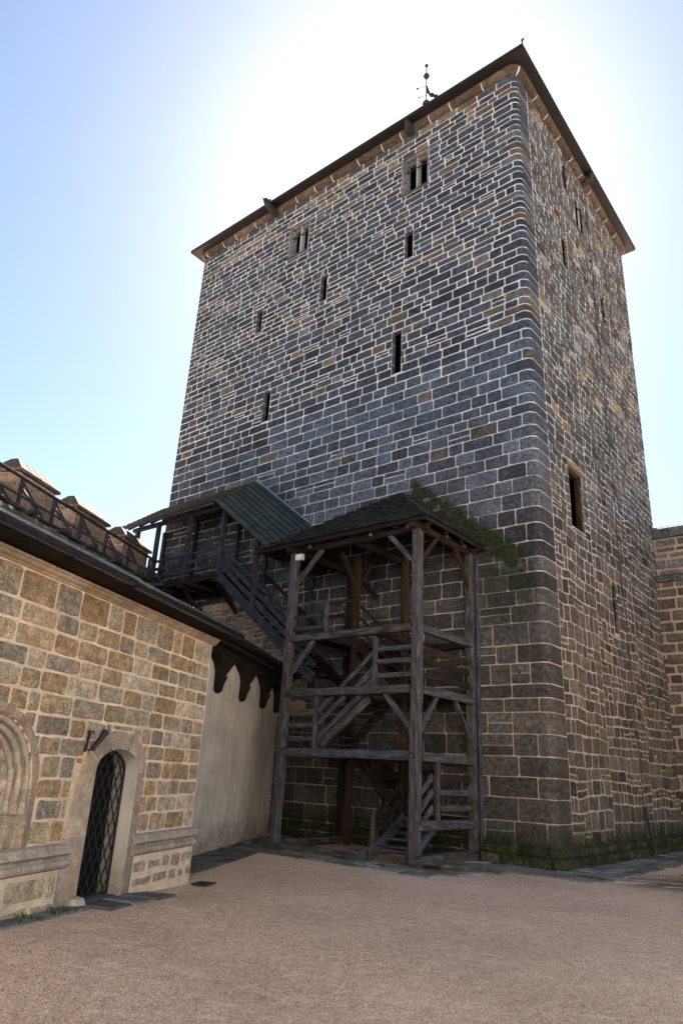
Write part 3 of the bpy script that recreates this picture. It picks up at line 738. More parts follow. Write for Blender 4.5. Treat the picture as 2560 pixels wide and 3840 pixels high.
# knee braces
def brace(a, b, mat='wood', w_=.11): one_beam('brace', L(*a), L(*b), .09, w_, M[mat], st, wob=0)
brace((2.62, tF, 6.80), (1.9, tF, 6.02)); brace((4.62, tF, 6.78), (5.45, tF, 5.95), 'wood'); brace((sA, 1.68, 6.80), (sA, 2.34, 6.08), 'brown'); brace((sA, .85, 6.80), (sA, .18, 6.0), 'brown')
brace((2.62, tF, 3.23), (1.9, tF, 2.48)); brace((sA, 1.66, 3.22), (sA, 2.36, 2.46)); brace((sA, .88, 3.22), (sA, .2, 2.44), 'wood', .09)
brace((4.72, tF, 4.52), (5.48, tF, 3.70)); brace((sA, 1.86, .62), (sA, 2.40, .22)); brace((5.2, .2, 6.7), (4.5, .3, 6.0), 'brown'); brace((4.4, 1.95, 6.8), (4.4, 1.36, 6.1), 'brown')
brace((4.4, .7, 6.8), (4.4, 1.2, 6.1), 'brown'); brace((sB, 1.7, 6.8), (sB, 2.3, 6.1), 'brown'); brace((3.0, .3, 6.7), (3.6, .3, 6.0), 'brown'); brace((4.5, .7, 1.9), (3.8, .7, 1.1), 'brown'); brace((3.2, 1.3, 3.2), (2.2, 1.3, 2.3), 'dwood')
for z in (2.01, 3.315, 4.60):
    for x in (sA + .02, sB):
        for dz in (-.04, .04): m = MB(); m.tube([L(x + dz, tF + .09, z + dz), L(x + dz, tF + .125, z + dz)], .017, 8); m.build('bolt', M['iron'], st)
    for y in (2.2, .13): m = MB(); m.tube([L(sA - .09, y, z), L(sA - .13, y, z)], .017, 8); m.build('bolt', M['iron'], st)
# landings (boards)
def boards(name, x0, x1, y0, y1, z, parent=st, mat='brown', L=L):
    m = MB(); y = y0
    while y < y1 - .02:
        e = min(y + .15, y1); a, b = L(x0, y + .004, z), L(x1, e - .004, z + .035); m.box(min(a[0], b[0]), max(a[0], b[0]), min(a[1], b[1]), max(a[1], b[1]), a[2], b[2]); y = e
    return m.build(name, M[mat], parent)
boards('landing', sA + .05, 3.0, .12, 1.25, .80); boards('landing', 2.95, sB, 1.3, tF - .05, 2.05); boards('landing', 4.45, sB, .12, 1.29, 2.10); boards('landing', sA + .05, 3.0, .12, tF - .05, 3.40); boards('landing', 4.42, sB, .12, tF - .05, 4.68)
# flights
def flight(p0, p1, width_axis, half, n, tread=.22, mat='brown', mat2='wood', rise0=0):
    """p0 foot, p1 head (centre line); width_axis 'x' or 'y'"""
    p0, p1 = Vector(p0), Vector(p1); wv = Vector((1, 0, 0)) if width_axis == 'x' else Vector((0, 1, 0)); d = (p1 - p0); fl_ = Vector((d.x, d.y, 0)).normalized()
    for s_ in (-1, 1): one_beam('stringer', L(*(p0 + wv * half * s_ + Vector((0, 0, -.02)))), L(*(p1 + wv * half * s_ + Vector((0, 0, -.02)))), .05, .20, M[mat2], st, wob=0)
    for i in range(n):
        q = p0 + d * ((i + .5) / n); a, b = q - wv * (half - .03), q + wv * (half - .03)
        m = MB(); m.beam(L(*a), L(*b), tread, .035, (0, 0, 1), wob=0); m.build('tread', M[mat2 if mat2 == 'wood' else mat], st)
flight((2.42, 2.48, .12), (2.42, 1.25, .82), 'x', .44, 6, mat='wood')
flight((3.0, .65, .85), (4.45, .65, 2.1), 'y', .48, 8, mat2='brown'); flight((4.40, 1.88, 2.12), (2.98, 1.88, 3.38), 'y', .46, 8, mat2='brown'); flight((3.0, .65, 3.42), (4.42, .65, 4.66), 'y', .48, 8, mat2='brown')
# rails
def rail(a, b, h=.10, w_=.04, mat='wood', name='rail_board'): one_beam(name, L(*a), L(*b), w_, h, M[mat], st, wob=0)
for z in (2.30, 2.60, 2.89): rail((5.45, tF - .02, z), (4.62, tF - .02, z), .105)
for z in (3.62, 3.92, 4.19): rail((2.86, tF, z), (sA + .1, tF, z), .10)
for z in (3.62, 3.92, 4.17): rail((sA, tF - .08, z), (sA, .2, z), .12, mat='brown')
for z in (4.84, 5.13): rail((5.45, tF - .02, z), (4.48, tF - .02, z), .10, mat='dwood')
rail((5.45, tF - .02, 5.45), (4.42, tF - .02, 5.45), .08)
for z in (1.04, 1.34, 1.62): rail((sA - .02, 1.58, z), (sA - .02, .22, z), .11, mat='brown' if z > 1.5 else 'wood')
one_beam('newel', L(4.57, tF - .03, 2.1), L(4.57, tF - .03, 3.2), .09, .09, M['wood'], st); one_beam('newel', L(2.93, tF - .02, 3.4), L(2.93, tF - .02, 4.46), .10, .10, M['wood'], st)
one_beam('newel', L(4.40, tF - .02, 4.68), L(4.40, tF - .02, 5.50), .09, .09, M['wood'], st); one_beam('newel', L(sA - .02, 1.66, .82), L(sA - .02, 1.66, 1.92), .09, .09, M['wood'], st)
one_beam('newel', L(2.93, 2.3, .1), L(2.93, 2.3, .96), .07, .10, M['wood'], st); one_beam('newel', L(2.93, 1.3, .82), L(2.93, 1.3, 1.9), .07, .07, M['brown'], st)
# sloping boards of the front flight
for (a, za, b, zb, hh) in ((4.36, 2.20, 3.06, 3.14, .17), (4.48, 2.32, 3.30, 3.22, .12), (4.48, 2.62, 3.74, 3.22, .11), (4.48, 2.92, 4.08, 3.22, .10), (3.92, 3.36, 3.0, 4.12, .09), (3.46, 3.38, 2.98, 3.76, .12), (3.2, 3.38, 2.98, 3.52, .09)):
    rail((a, tF - .03, za), (b, tF - .03, zb), hh)
for dz in (.35, .65, .95): rail((4.35, 1.15, 4.62 + dz), (3.0, 1.15, 3.45 + dz), .08, mat='brown')
for dz in (.45, .8): rail((4.5, 1.3, 4.9 + dz), (5.4, 1.3, 4.9 + dz), .09, mat='brown')
# sloping boards of the right-hand flight
for (a, za, b, zb) in ((2.44, 1.20, 1.86, 1.64), (2.46, .88, 1.84, 1.36), (2.20, .80, 1.84, 1.06)): rail((sA - .02, a, za), (sA - .02, b, zb), .12, .035)
for dz in (.32, .62): rail((2.93, 2.25, .2 + dz), (2.93, 1.25, .85 + dz), .11, mat='brown')
for k, z in enumerate((.25, .52, .82)): rail((1.97, 2.50, z), (1.97, 2.42, z), .12, .03, 'wood', 'cleat')
# slatted gate at the head of the first flight
m = MB()
gate = None
for x in (3.02, 2.10): m.beam(L(x, 1.12, .85), L(x, 1.12, 1.90), .07, .05)
for z in (1.06, 1.72): m.beam(L(2.08, 1.11, z), L(3.06, 1.11, z), .05, .10)
m.beam(L(2.95, 1.13, 1.66), L(2.2, 1.13, 1.1), .03, .07)
gate = m.build('gate', M['brown'], st)
for i in range(8):
    x = 2.15 + i * .115; one_beam('slat', L(x, 1.16, .90 + .02 * (i % 2)), L(x, 1.16, 1.86 - .02 * (i % 3)), .06, .02, M['brown'], gate, wob=0)
# roof: half pyramid leaning on the tower
ez = 6.95; EL, ER, ET = 6.72, 1.45, 2.72; AP = (3.95, .02, 8.95)
m = MB(); m.face([L(ER, ET, ez), L(EL, ET, ez), L(*AP)], 0, uv=[(0, 0), (5, 0), (2, 3)]); m.face([L(ER, 0.02, ez), L(ER, ET, ez), L(*AP)], 0, uv=[(0, 0), (5, 0), (2, 3)]); m.face([L(EL, ET, ez), L(EL, 0.02, ez), L(*AP)], 0, uv=[(0, 0), (5, 0), (2, 3)])
for o_ in range(9):
    x = ER + .25 + o_ * (EL - ER - .5) / 8; t = 1 - abs(x - AP[0]) / (EL - ER) * 1.1
    m.beam(L(x, ET - .06, ez - .05), L(x + (AP[0] - x) * .55, ET * .4, ez + .9), .09, .10)
for o_ in range(4):
    y = .3 + o_ * .72
    m.beam(L(ER + .06, y, ez - .06), L(ER + 1.2, y * .6, ez + .72), .09, .10)
roof = m.build('roof', M['brown'], st)
m = MB(); k = .0
shingles(m, L(EL, ET, ez + .02), L(ER, ET, ez + .02), L(*AP), L(*AP), seed=2); shingles(m, L(ER, ET, ez + .02), L(ER, .02, ez + .02), L(*AP), L(*AP), seed=3); shingles(m, L(EL, .02, ez + .02), L(EL, ET, ez + .02), L(*AP), L(*AP), seed=4)
m.build('shingles', M['shingle'], roof, fix=False)
m = MB(); m.beam(L(ER, ET + .01, ez - .03), L(EL, ET + .01, ez - .03), .03, .10); m.beam(L(ER - .01, ET, ez - .03), L(ER - .01, .02, ez - .03), .03, .10); m.build('fascia', M['brown'], roof)
m = MB(); m.tube([L(EL, ET + .03, ez - .04), L(ER, ET + .03, ez - .04)], .02, 6); m.tube([L(ER - .03, ET, ez - .04), L(ER - .03, .02, ez - .04)], .02, 6); m.build('lath', M['eave'], roof)
m = MB()
for x, y in ((3.05, ET - .14), (2.0, ET - .12), (1.62, 1.55), (1.62, .75), (4.9, ET - .12)): m.lathe(L(x, y, ez - .12), [(0, -.05), (.05, -.04), (.05, .04), (0, .05)], 10)
m.build('peg', M['wood'], roof)

# ================================================================ COVERED GALLERY
gal = empty('covered_gallery', T_ORG + Rt @ Vector((11, .7, 0)), T_ROT, 'roofed wooden gallery climbing along the tower face to the wall walk', 'gallery')
def G(x, y, z): return (x - 11, y - .7, z)
def gb(name, a, b, w_, h, mat='dwood', p=gal): return one_beam(name, G(*a), G(*b), w_, h, M[mat], p, wob=.004)
gt = 1.30
for s_, z0 in ((13.15, 7.15), (11.45, 6.95), (9.78, 6.95)): gb('post', (s_, gt, z0), (s_, gt, 9.30), .14, .14)
gb('post', (8.15, gt, 5.72), (8.15, gt, 7.85), .14, .14); gb('post', (14.35, gt, 7.15), (14.35, gt, 9.35), .15, .15); gb('post', (14.35, .15, 7.15), (14.35, .15, 9.6), .15, .15)
gb('post', (7.0, .12, 5.0), (7.0, .12, 7.8), .10, .10); gb('post', (9.0, .12, 6.6), (9.0, .12, 9.0), .10, .10); gb('post', (12.6, .12, 7.15), (12.6, .12, 9.8), .12, .12, 'brown'); gb('post', (10.4, .12, 7.15), (10.4, .12, 9.6), .10, .10, 'dwood')
gb('plate', (14.6, gt, 9.36), (9.75, gt, 9.36), .14, .14); gb('plate', (9.78, gt, 9.36), (6.2, gt, 6.52), .14, .14)
gb('floor_beam', (14.6, gt, 7.05), (9.70, gt, 7.05), .16, .18, 'black'); gb('floor_beam', (14.6, .2, 7.05), (9.7, .2, 7.05), .16, .18, 'black')
for s_ in (9.8, 10.9, 11.45, 12.3, 13.15, 14.2): gb('joist', (s_, .05, 6.92), (s_, gt + .16, 6.92), .14, .15, 'black')
for s_ in (9.85, 11.45, 13.15): gb('strut', (s_, .05, 5.9), (s_, gt - .1, 6.84), .11, .12, 'black')
m = MB()
y = .05
while y < gt: 
    m.box(*sorted((14.7 - 11, 9.7 - 11)), y - .7, min(y + .17, gt) - .7, 7.15, 7.19); y += .18
m.build('floor_boards', M['black'], gal)
for z, hh in ((7.98, .09), (7.70, .11), (7.42, .12)):
    for a, b in ((13.10, 11.52), (11.38, 9.85)): gb('rail_board', (a, gt + .02, z), (b, gt + .02, z), .04, hh)
# sloping part
def zs_(s, z0=7.05): return z0 - (9.7 - s) * .80
gb('stringer', (9.72, gt + .03, zs_(9.72)), (5.65, gt + .03, zs_(5.65)), .07, .26); gb('stringer', (9.72, .15, zs_(9.72)), (5.65, .15, zs_(5.65)), .07, .24, 'black')
for dz, hh in ((.90, .09), (.62, .14), (.34, .15)):
    gb('rail_board', (9.72, gt + .0, zs_(9.72) + dz), (8.22, gt + .0, zs_(8.22) + dz), .04, hh); gb('rail_board', (8.08, gt + .0, zs_(8.08) + dz), (5.62, gt + .0, zs_(5.62) + dz), .04, hh)
gb('rail_board', (8.9, .16, zs_(8.9) + .85), (5.8, .16, zs_(5.8) + .85), .04, .10, 'brown')
for i in range(14):
    s_ = 9.55 - i * .29; m = MB(); m.beam(G(s_, .16, zs_(s_) + .02), G(s_, gt, zs_(s_) + .02), .24, .035, wob=0); m.build('tread', M['black'], gal)
# roof
e0 = 1.66; zt, zb = 10.62, 9.38
A0, A1 = (14.75, e0, zb), (9.85, e0, zb); B0, B1 = (14.75, .02, zt), (9.80, .02, zt); C0, C1 = (6.35, e0, zb - (9.85 - 6.35) * .79), (6.35, .02, zt - (9.8 - 6.35) * .79)
m = MB(); m.face([G(*A0), G(*A1), G(*B1), G(*B0)]); m.face([G(*A1), G(*C0), G(*C1), G(*B1)])
for i in range(8):
    s_ = 14.5 - i * .64; m.beam(G(s_, e0 - .05, zb - .06), G(s_, .05, zt - .08), .08, .09)
for i in range(6):
    s_ = 9.5 - i * .55; q = (9.85 - s_) * .79; m.beam(G(s_, e0 - .05, zb - q - .06), G(s_, .05, zt - q - .08), .08, .09)
groof = m.build('roof', M['dwood'], gal)
up = Vector((0, 0, .02))
m = MB(); shingles(m, Vector(G(*A0)) + up, Vector(G(*A1)) + up, Vector(G(*B1)) + up, Vector(G(*B0)) + up, seed=5, row=.22, tone=(.050, .058, .042))
shingles(m, Vector(G(*A1)) + up, Vector(G(*C0)) + up, Vector(G(*C1)) + up, Vector(G(*B1)) + up, seed=6, row=.21, wd=.09, tone=(.034, .048, .046))
m.build('shingles', M['shingle'], groof, fix=False)
m = MB(); m.beam(G(B1[0], .05, B1[2] + .07), G(7.3, .05, zt - (9.8 - 7.3) * .79 + .07), .10, .03); m.build('flashing', M['flash'], groof)
m = MB(); m.beam(G(14.78, e0 + .02, zb - .02), G(9.9, e0 + .02, zb - .02), .03, .09); m.beam(G(14.77, e0, zb), G(14.77, .04, zt), .03, .10); m.build('fascia', M['dwood'], groof)

# ================================================================ WALL WALK (railing + battlements)
Rw = Matrix.Rotation(W_ROT, 3, 'Z')
ww = empty('wall_walk_railing', W_ORG, W_ROT, 'dark timber railing with crossed braces and outriggers along the high wall walk', 'railing')
def wb(name, a, b, w_, h, mat='dwood', p=ww): return one_beam(name, a, b, w_, h, M[mat], p, wob=.004)
wb('handrail', (-.15, 0, 7.92), (13, 0, 7.92), .08, .06)
pos = [.33, 1.68, 3.0, 4.32, 5.58, 6.89, 8.2, 9.5, 10.8]
for i, x in enumerate(pos):
    wb('post', (x, 0, 7.02), (x, 0, 7.88), .085, .085)
    wb('outrigger', (x, -.5, 7.02), (x, .62, 7.02), .10, .11); wb('strut', (x, .55, 7.08), (x, .05, 7.62), .055, .055)
    if i + 1 < len(pos):
        y = pos[i + 1]
        wb('cross_brace', (x + .05, -.02, 7.10), (y - .05, -.02, 7.84), .03, .05); wb('mid_rail', (x + .05, .04, 7.45), (y - .05, .04, 7.45), .03, .045)
        wb('low_rail', (x + .05, .0, 7.22), (y - .05, .0, 7.22), .03, .05)
m = MB()
y = -.95
while y < .12: m.box(-1.2, 13, y, y + .16, 7.06, 7.10); y += .17
m.build('floor_boards', M['dwood'], ww)

bw = empty('battlement_wall', W_ORG, W_ROT, 'old stone curtain wall with a mossy ledge and roof-capped merlons', 'wall')
m = MB(); rv = random.Random(31)
f1 = lambda u, z, d: (u, d + .12, z)
cW = lambda u, z, rv: tint((.13, .11, .095), .7, 1.3, rv)
backing(m, f1, -2.6, 14, 0, 6.8, []); lay(m, f1, -2.6, 14, courses(3.2, 6.8, lambda z, r: r.uniform(.2, .35), rv), lambda z, h, r: r.uniform(.25, .6), [], .04, .02, cW, .02, rv)
f2 = lambda u, z, d: (u, -1.0 + d, z)
backing(m, f2, -2.6, 14, 6.8, 8.1, []); lay(m, f2, -2.6, 14, [6.8, 7.1, 7.42, 7.75, 8.1], lambda z, h, r: r.uniform(.3, .7), [], .04, .02, lambda u, z, rv: tint((.22, .17, .135), .7, 1.3, rv), .02, rv)
m.box(-2.6, 14, -1.7, -1.02, 0, 8.1, 1, (.12, .11, .1)); m.face([(-2.6, -1.02, 6.8), (14, -1.02, 6.8), (14, .12, 6.8), (-2.6, .12, 6.8)], 1, (.06, .06, .05))
m.build('wall', [M['wmortar'], M['fstone']], bw, fix=False)
m = MB(); u = -2.6
while u < 14:
    w_ = rv.uniform(.18, .42); b = rv.uniform(.6, 1.3); c = (.10 * b, .095 * b, .06 * b)
    pr = [(.10, 6.70), (.22 + rv.uniform(0, .1), 6.74), (.32 + rv.uniform(-.04, .06), 6.86), (.30, 6.98 + rv.uniform(-.03, .03)), (.10, 7.03)]
    sweep(m, lambda q, z, d: (q, d, z), [u + .012, u + w_ - .012], pr, 0, c); u += w_
m.build('ledge', M['fstone'], bw)
for (x0, x1) in ((-1.25, .48), (1.58, 3.25), (4.32, 5.9), (7.0, 8.6), (9.7, 11.3)):
    m = MB(); yb, yf = -1.75, -1.0
    cM = lambda u, z, rv: tint((.21, .165, .13), .75, 1.25, rv)
    for (fm, a, b) in ((lambda u, z, d: (u, yf + d, z), x0, x1), (lambda u, z, d: (x1 + d, yf - u, z), 0, yf - yb), (lambda u, z, d: (x0 - d, yf - u, z), 0, yf - yb), (lambda u, z, d: (u, yb - d, z), x0, x1)):
        backing(m, fm, a, b, 7.9, 8.62, []); lay(m, fm, a, b, [8.1, 8.36, 8.62], lambda z, h, r: r.uniform(.3, .6), [], .035, .015, cM, .012, rv)
    mer = m.build('merlon', [M['wmortar'], M['fstone']], bw, fix=False)
    m = MB(); o_ = .10
    e = [(x0 - o_, yb - o_), (x1 + o_, yb - o_), (x1 + o_, yf + o_), (x0 - o_, yf + o_)]; rg = [(x0 + .16, (yb + yf) / 2), (x1 - .16, (yb + yf) / 2)]
    zl, zm, zr = 8.60, 8.68, 9.06; hw = .10
    top = [(rg[0][0], rg[0][1] - hw), (rg[1][0], rg[1][1] - hw), (rg[1][0], rg[1][1] + hw), (rg[0][0], rg[0][1] + hw)]
    nseg = 4
    for i in range(4):
        j = (i + 1) % 4
        m.face([(*e[i], zl), (*e[j], zl), (*e[j], zm), (*e[i], zm)], 1, (.16, .10, .08))
        for k in range(nseg if i in (0, 2) else 1):
            nn = nseg if i in (0, 2) else 1; t0, t1 = k / nn + .01, (k + 1) / nn - .01
            lp = lambda P_, Q_, t, z: (P_[0] + (Q_[0] - P_[0]) * t, P_[1] + (Q_[1] - P_[1]) * t, z)
            b = rv.uniform(.8, 1.2)
            m.face([lp(e[i], e[j], t0, zm), lp(e[i], e[j], t1, zm), lp(top[i], top[j], t1, zr), lp(top[i], top[j], t0, zr)], 1, (.075 * b, .068 * b, .058 * b))
    m.face([(a, b, zr) for a, b in top], 1, (.03, .035, .025)); m.face([(a, b, zl) for a, b in reversed(e)], 1, (.1, .09, .08))
    m.face([(*q, zm - .003) for q in e], 0)
    m.build('cap', [M['fmortar'], M['fstone']], mer, fix=False)

# ================================================================ STONE BUILDING (left)
fb = empty('sandstone_building', F_ORG, F_ROT, 'low sandstone building with arched lattice door, warm blocks and long gutter', 'building')
def fm(u, z, d): return (u, -d, z)       # d outwards (towards the yard)
DU0, DU1 = -2.72, -1.78; DC = (DU0 + DU1) / 2; SP, TOPZ = 1.50, 1.75
def arch_z(u, u0, u1, sp, top):
    t = (u - (u0 + u1) / 2) / ((u1 - u0) / 2); return sp + (top - sp) * math.sqrt(max(0, 1 - t * t)) if abs(t) <= 1 else sp
GC, GZ, GR = -4.5, 1.30, .80
out_hole = [(-3.12, -1.64, -.2, 1.55), (-2.98, -1.68, 1.55, 1.72), (-2.78, -1.78, 1.72, 1.87), (-2.5, -2.0, 1.87, 1.96)]
gh = [(GC - GR, GC + GR, .76, GZ + .1), (GC - GR * .97, GC + GR * .97, GZ + .1, GZ + .25), (GC - GR * .88, GC + GR * .88, GZ + .25, GZ + .42), (GC - GR * .72, GC + GR * .72, GZ + .42, GZ + .60), (GC - GR * .5, GC + GR * .5, GZ + .6, GZ + .74)]
strg = [(-9, -3.12, .48, .76), (-1.78, 0, .48, .76)]
m = MB(); rv = random.Random(77)
door_b = [(DU0 - .05 + i * .068, DU0 - .05 + i * .068 + .0681, -.2, .03 + arch_z(DU0 - .05 + i * .068 + .034, DU0 - .05, DU1 + .05, SP, TOPZ)) for i in range(15)]
gb_b = [(GC - .72 + i * .09, GC - .72 + i * .09 + .0901, .72, GZ + math.sqrt(max(.0, .72 ** 2 - max(abs(-.72 + i * .09), abs(-.72 + i * .09 + .09)) ** 2))) for i in range(16)]
backing(m, fm, -9, 0, -.1, 3.44, door_b + gb_b)
def cF(u, z, rv):
    q = rv.random(); b = rv.uniform(.78, 1.22)
    if q < .15: c = (.25, .185, .115)
    elif q < .38: c = (.29, .235, .155)
    elif q < .62: c = (.225, .20, .16)
    else: c = (.29, .25, .19)
    return tuple(x * b for x in c)
zsF = courses(.76, 3.44, lambda z, r: r.uniform(.185, .245), rv)
lay(m, fm, -9, -.015, zsF, lambda z, h, r: r.uniform(.26, .64), out_hole + gh, .030, .010, cF, .012, rv)
lay(m, fm, -9, -.015, [.0, .46], lambda z, h, r: r.uniform(.3, .8), out_hole, .09, .008, lambda u, z, rv: (.34, .28, .20), .03, rv)
# return wall, back, top
for (a, b) in (((0, 0), (0, .55)), ((0, .55), (0, 6)), ((0, 6), (-9, 6)), ((-9, 6), (-9, 0))): m.face([(a[0], a[1], -.1), (b[0], b[1], -.1), (b[0], b[1], 3.44), (a[0], a[1], 3.44)], 0)
m.build('wall', [M['fmortar'], M['fstone']], fb, fix=False)
# door surround: stone band following the opening
m = MB(); N = 18
inner = [(DU0, .02), (DU0, .8), (DU0, SP)] + [(DC - (DU1 - DU0) / 2 * cos(pi * i / N), SP + (TOPZ - SP) * sin(pi * i / N)) for i in range(1, N)] + [(DU1, SP), (DU1, .8), (DU1, .02)]
def outpt(i, p):
    n = len(inner)
    if i <= 2: return (-3.13 if p[1] < .9 else -3.0, p[1])
    if i >= n - 3: return (-1.62 if p[1] < .9 else -1.65, p[1])
    t = (i - 2) / (n - 5); a = pi * t
    return (DC - .08 + (-(.62) if t < .5 else .62) * abs(cos(a)) ** 1.1 + (.08 if t > .5 else 0), SP + .46 * sin(a) ** .75)
outer = [outpt(i, p) for i, p in enumerate(inner)]
cs = [(.27, .235, .19), (.31, .26, .195), (.25, .215, .175), (.28, .245, .20)]
joints = {1, 4, 8, 13, 18, 20}
for i in range(len(inner) - 1):
    c = cs[sum(1 for j in joints if j <= i) % 4]
    g0 = .03 if i in joints else 0
    P_ = [inner[i], inner[i + 1], outer[i + 1], outer[i]]
    if g0:
        t = min(.3, .014 / max(.02, math.dist(inner[i], inner[i + 1]))); lp = lambda A, B, t: (A[0] + (B[0] - A[0]) * t, A[1] + (B[1] - A[1]) * t)
        q0, q1 = lp(inner[i], inner[i + 1], t), lp(outer[i], outer[i + 1], t)
        m.face([fm(*inner[i], .018), fm(*q0, .018), fm(*q1, .018), fm(*outer[i], .018)], 1); P_ = [q0, inner[i + 1], outer[i + 1], q1]
    m.face([fm(*p, .026) for p in P_], 0, c)
    m.face([fm(*outer[i], .026), fm(*outer[i + 1], .026), fm(*outer[i + 1], -.01), fm(*outer[i], -.01)], 0, c)
    m.face([fm(*inner[i], .026), fm(*inner[i], -.32), fm(*inner[i + 1], -.32), fm(*inner[i + 1], .026)], 2, (.40, .31, .215))
m.build('door_surround', [M['dress'], M['fmortar'], M['plaster']], fb, fix=False)
m = MB(); m.box(DU0 - .3, DU1 + .3, .325, 2.5, .0, 2.0); m.build('passage_shade', M['dark'], fb)  # solid near-black block, paints the deep shade behind the gate
# lattice gate, set 0.35 m back
m = MB(); gd = -.165
def inside_gate(u, z): return DU0 + .01 < u < DU1 - .01 and .08 < z < arch_z(u, DU0, DU1, SP, TOPZ) - .02
def clipbar(u, z, du, dz, Ln):
    seg = []; n = 120; run = None
    for i in range(n + 1):
        t = i / n * Ln; p = (u + du * t, z + dz * t); ok = inside_gate(*p)
        if ok and run is None: run = p
        if (not ok or i == n) and run is not None:
            if math.dist(run, p) > .03: seg.append((run, p))
            run = None
    return seg
ang = R(62); k = 0
for sgn in (1, -1):
    q = -3.2
    while q < 3.2:
        u_s = DC + q; du, dz = cos(ang) * sgn, sin(ang)
        for a, b in clipbar(u_s - du * 0, 0.02, du, dz, 2.1):
            m.beam(fm(a[0], a[1], gd + sgn * .006), fm(b[0], b[1], gd + sgn * .006), .024, .007, (0, 1, 0), wob=0)
        q += .145
m.beam(fm(DU0 + .02, .10, gd), fm(DU1 - .02, .10, gd), .035, .02, (0, 1, 0)); m.beam(fm(DU0 + .02, .10, gd), fm(DU0 + .02, SP, gd), .035, .02, (0, 1, 0)); m.beam(fm(DU1 - .02, .10, gd), fm(DU1 - .02, SP, gd), .035, .02, (0, 1, 0))
pts = [(DC - (DU1 - DU0 - .04) / 2 * cos(pi * i / 12), SP + (TOPZ - SP - .02) * sin(pi * i / 12)) for i in range(13)]
for i in range(12): m.beam(fm(*pts[i], gd), fm(*pts[i + 1], gd), .03, .02, (0, 1, 0))
gate = m.build('lattice_gate', M['iron'], fb)
m = MB(); m.box(DU0 + .01, DU1 - .0, .04, .55, .0, .085, 0, (.14, .14, .15)); m.build('threshold', M['slab'], fb)
# gothic blind arch with three roll mouldings
m = MB(); c = (.27, .22, .165)
def archpath(r_, zb, n=20): return [(GC + r_, zb)] + [(GC + r_ * cos(pi * i / n), GZ + r_ * 1.0 * sin(pi * i / n)) for i in range(n + 1)] + [(GC - r_, zb)]
rads = [(.80, .0), (.715, .0), (.68, -.05), (.635, -.055), (.62, -.10), (.575, -.105), (.56, -.15), (.51, -.155), (.47, -.19)]
for k in range(len(rads) - 1):
    (ra, da), (rb, db) = rads[k], rads[k + 1]; A = archpath(ra, .70); B = archpath(rb, .70)
    for i in range(len(A) - 1):
        b = 1 + .15 * (((i * 7) // 5 + k) % 3 - 1)
        m.face([fm(A[i][0], A[i][1], da + .012), fm(A[i + 1][0], A[i + 1][1], da + .012), fm(B[i + 1][0], B[i + 1][1], db + .012), fm(B[i][0], B[i][1], db + .012)], 0, tuple(x * b for x in c))
A = archpath(.47, .70); m.face([fm(a, z, -.178) for a, z in A], 0, (.22, .20, .18))
arch = m.build('blind_arch', M['dress'], fb)
for r_, d_, rad in ((.662, -.025, .032), (.60, -.075, .032), (.538, -.125, .032)):
    m = MB(); m.tube([fm(a, z, d_) for a, z in archpath(r_, 1.16)], rad, 8, 0, (.32, .28, .23)); 
    for sx in (1, -1): m.lathe(fm(GC + sx * r_, 1.10, d_), [(rad * 1.6, -.04), (rad * 1.5, .02), (rad, .07)], 8, 0, (.3, .25, .2))
    m.build('roll_moulding', M['dress'], arch, smooth=True)
# string course and plinth
def sc_(u0, u1):
    m = MB(); u = u0
    while u < u1 - .02:
        e = min(u + rnd.uniform(.3, .8), u1); b = rnd.uniform(.85, 1.15)
        sweep(m, fm, [u + .006, e - .006], [(0, .755), (.055, .735), (.095, .69), (.10, .655), (.06, .635), (.035, .615), (.04, .60), (.075, .58), (.085, .55), (.07, .52), (.03, .50), (0, .49)], 0, (.29 * b, .265 * b, .225 * b)); u = e
    m.build('string_course', M['dress'], fb)
sc_(-9, -3.02); sc_(-1.68, .06)
m = MB(); rv = random.Random(8)
pl = lambda u, z, d: fm(u, z, d + .04)
backing(m, pl, -9, -3.14, -.05, .50, []); backing(m, pl, -1.63, .04, -.05, .50, []); m.box(.0, .04, -.04, .5, -.05, .5, 0)
lay(m, pl, -9, -3.14, [.03, .22, .48], lambda z, h, r: r.uniform(.35, .8), [], .06, .010, lambda u, z, rv: (.33, .275, .20), .02, rv); lay(m, pl, -1.63, .02, [.10, .27, .46], lambda z, h, r: r.uniform(.2, .55), [], .075, .010, lambda u, z, rv: (.28, .24, .19), .02, rv)
m.build('plinth', [M['fmortar'], M['fstone']], fb, fix=False)
# cornice
m = MB(); u = -9
while u < .08:
    e = min(u + rnd.uniform(.8, 1.4), .08); b = rnd.uniform(.9, 1.1)
    sweep(m, fm, [u, e - .004], [(0, 3.44), (.02, 3.445), (.025, 3.46), (.06, 3.48), (.07, 3.51), (.09, 3.515), (.09, 3.545), (0, 3.545)], 0, (.30 * b, .235 * b, .175 * b)); u = e
m.build('cornice', M['dress'], fb)
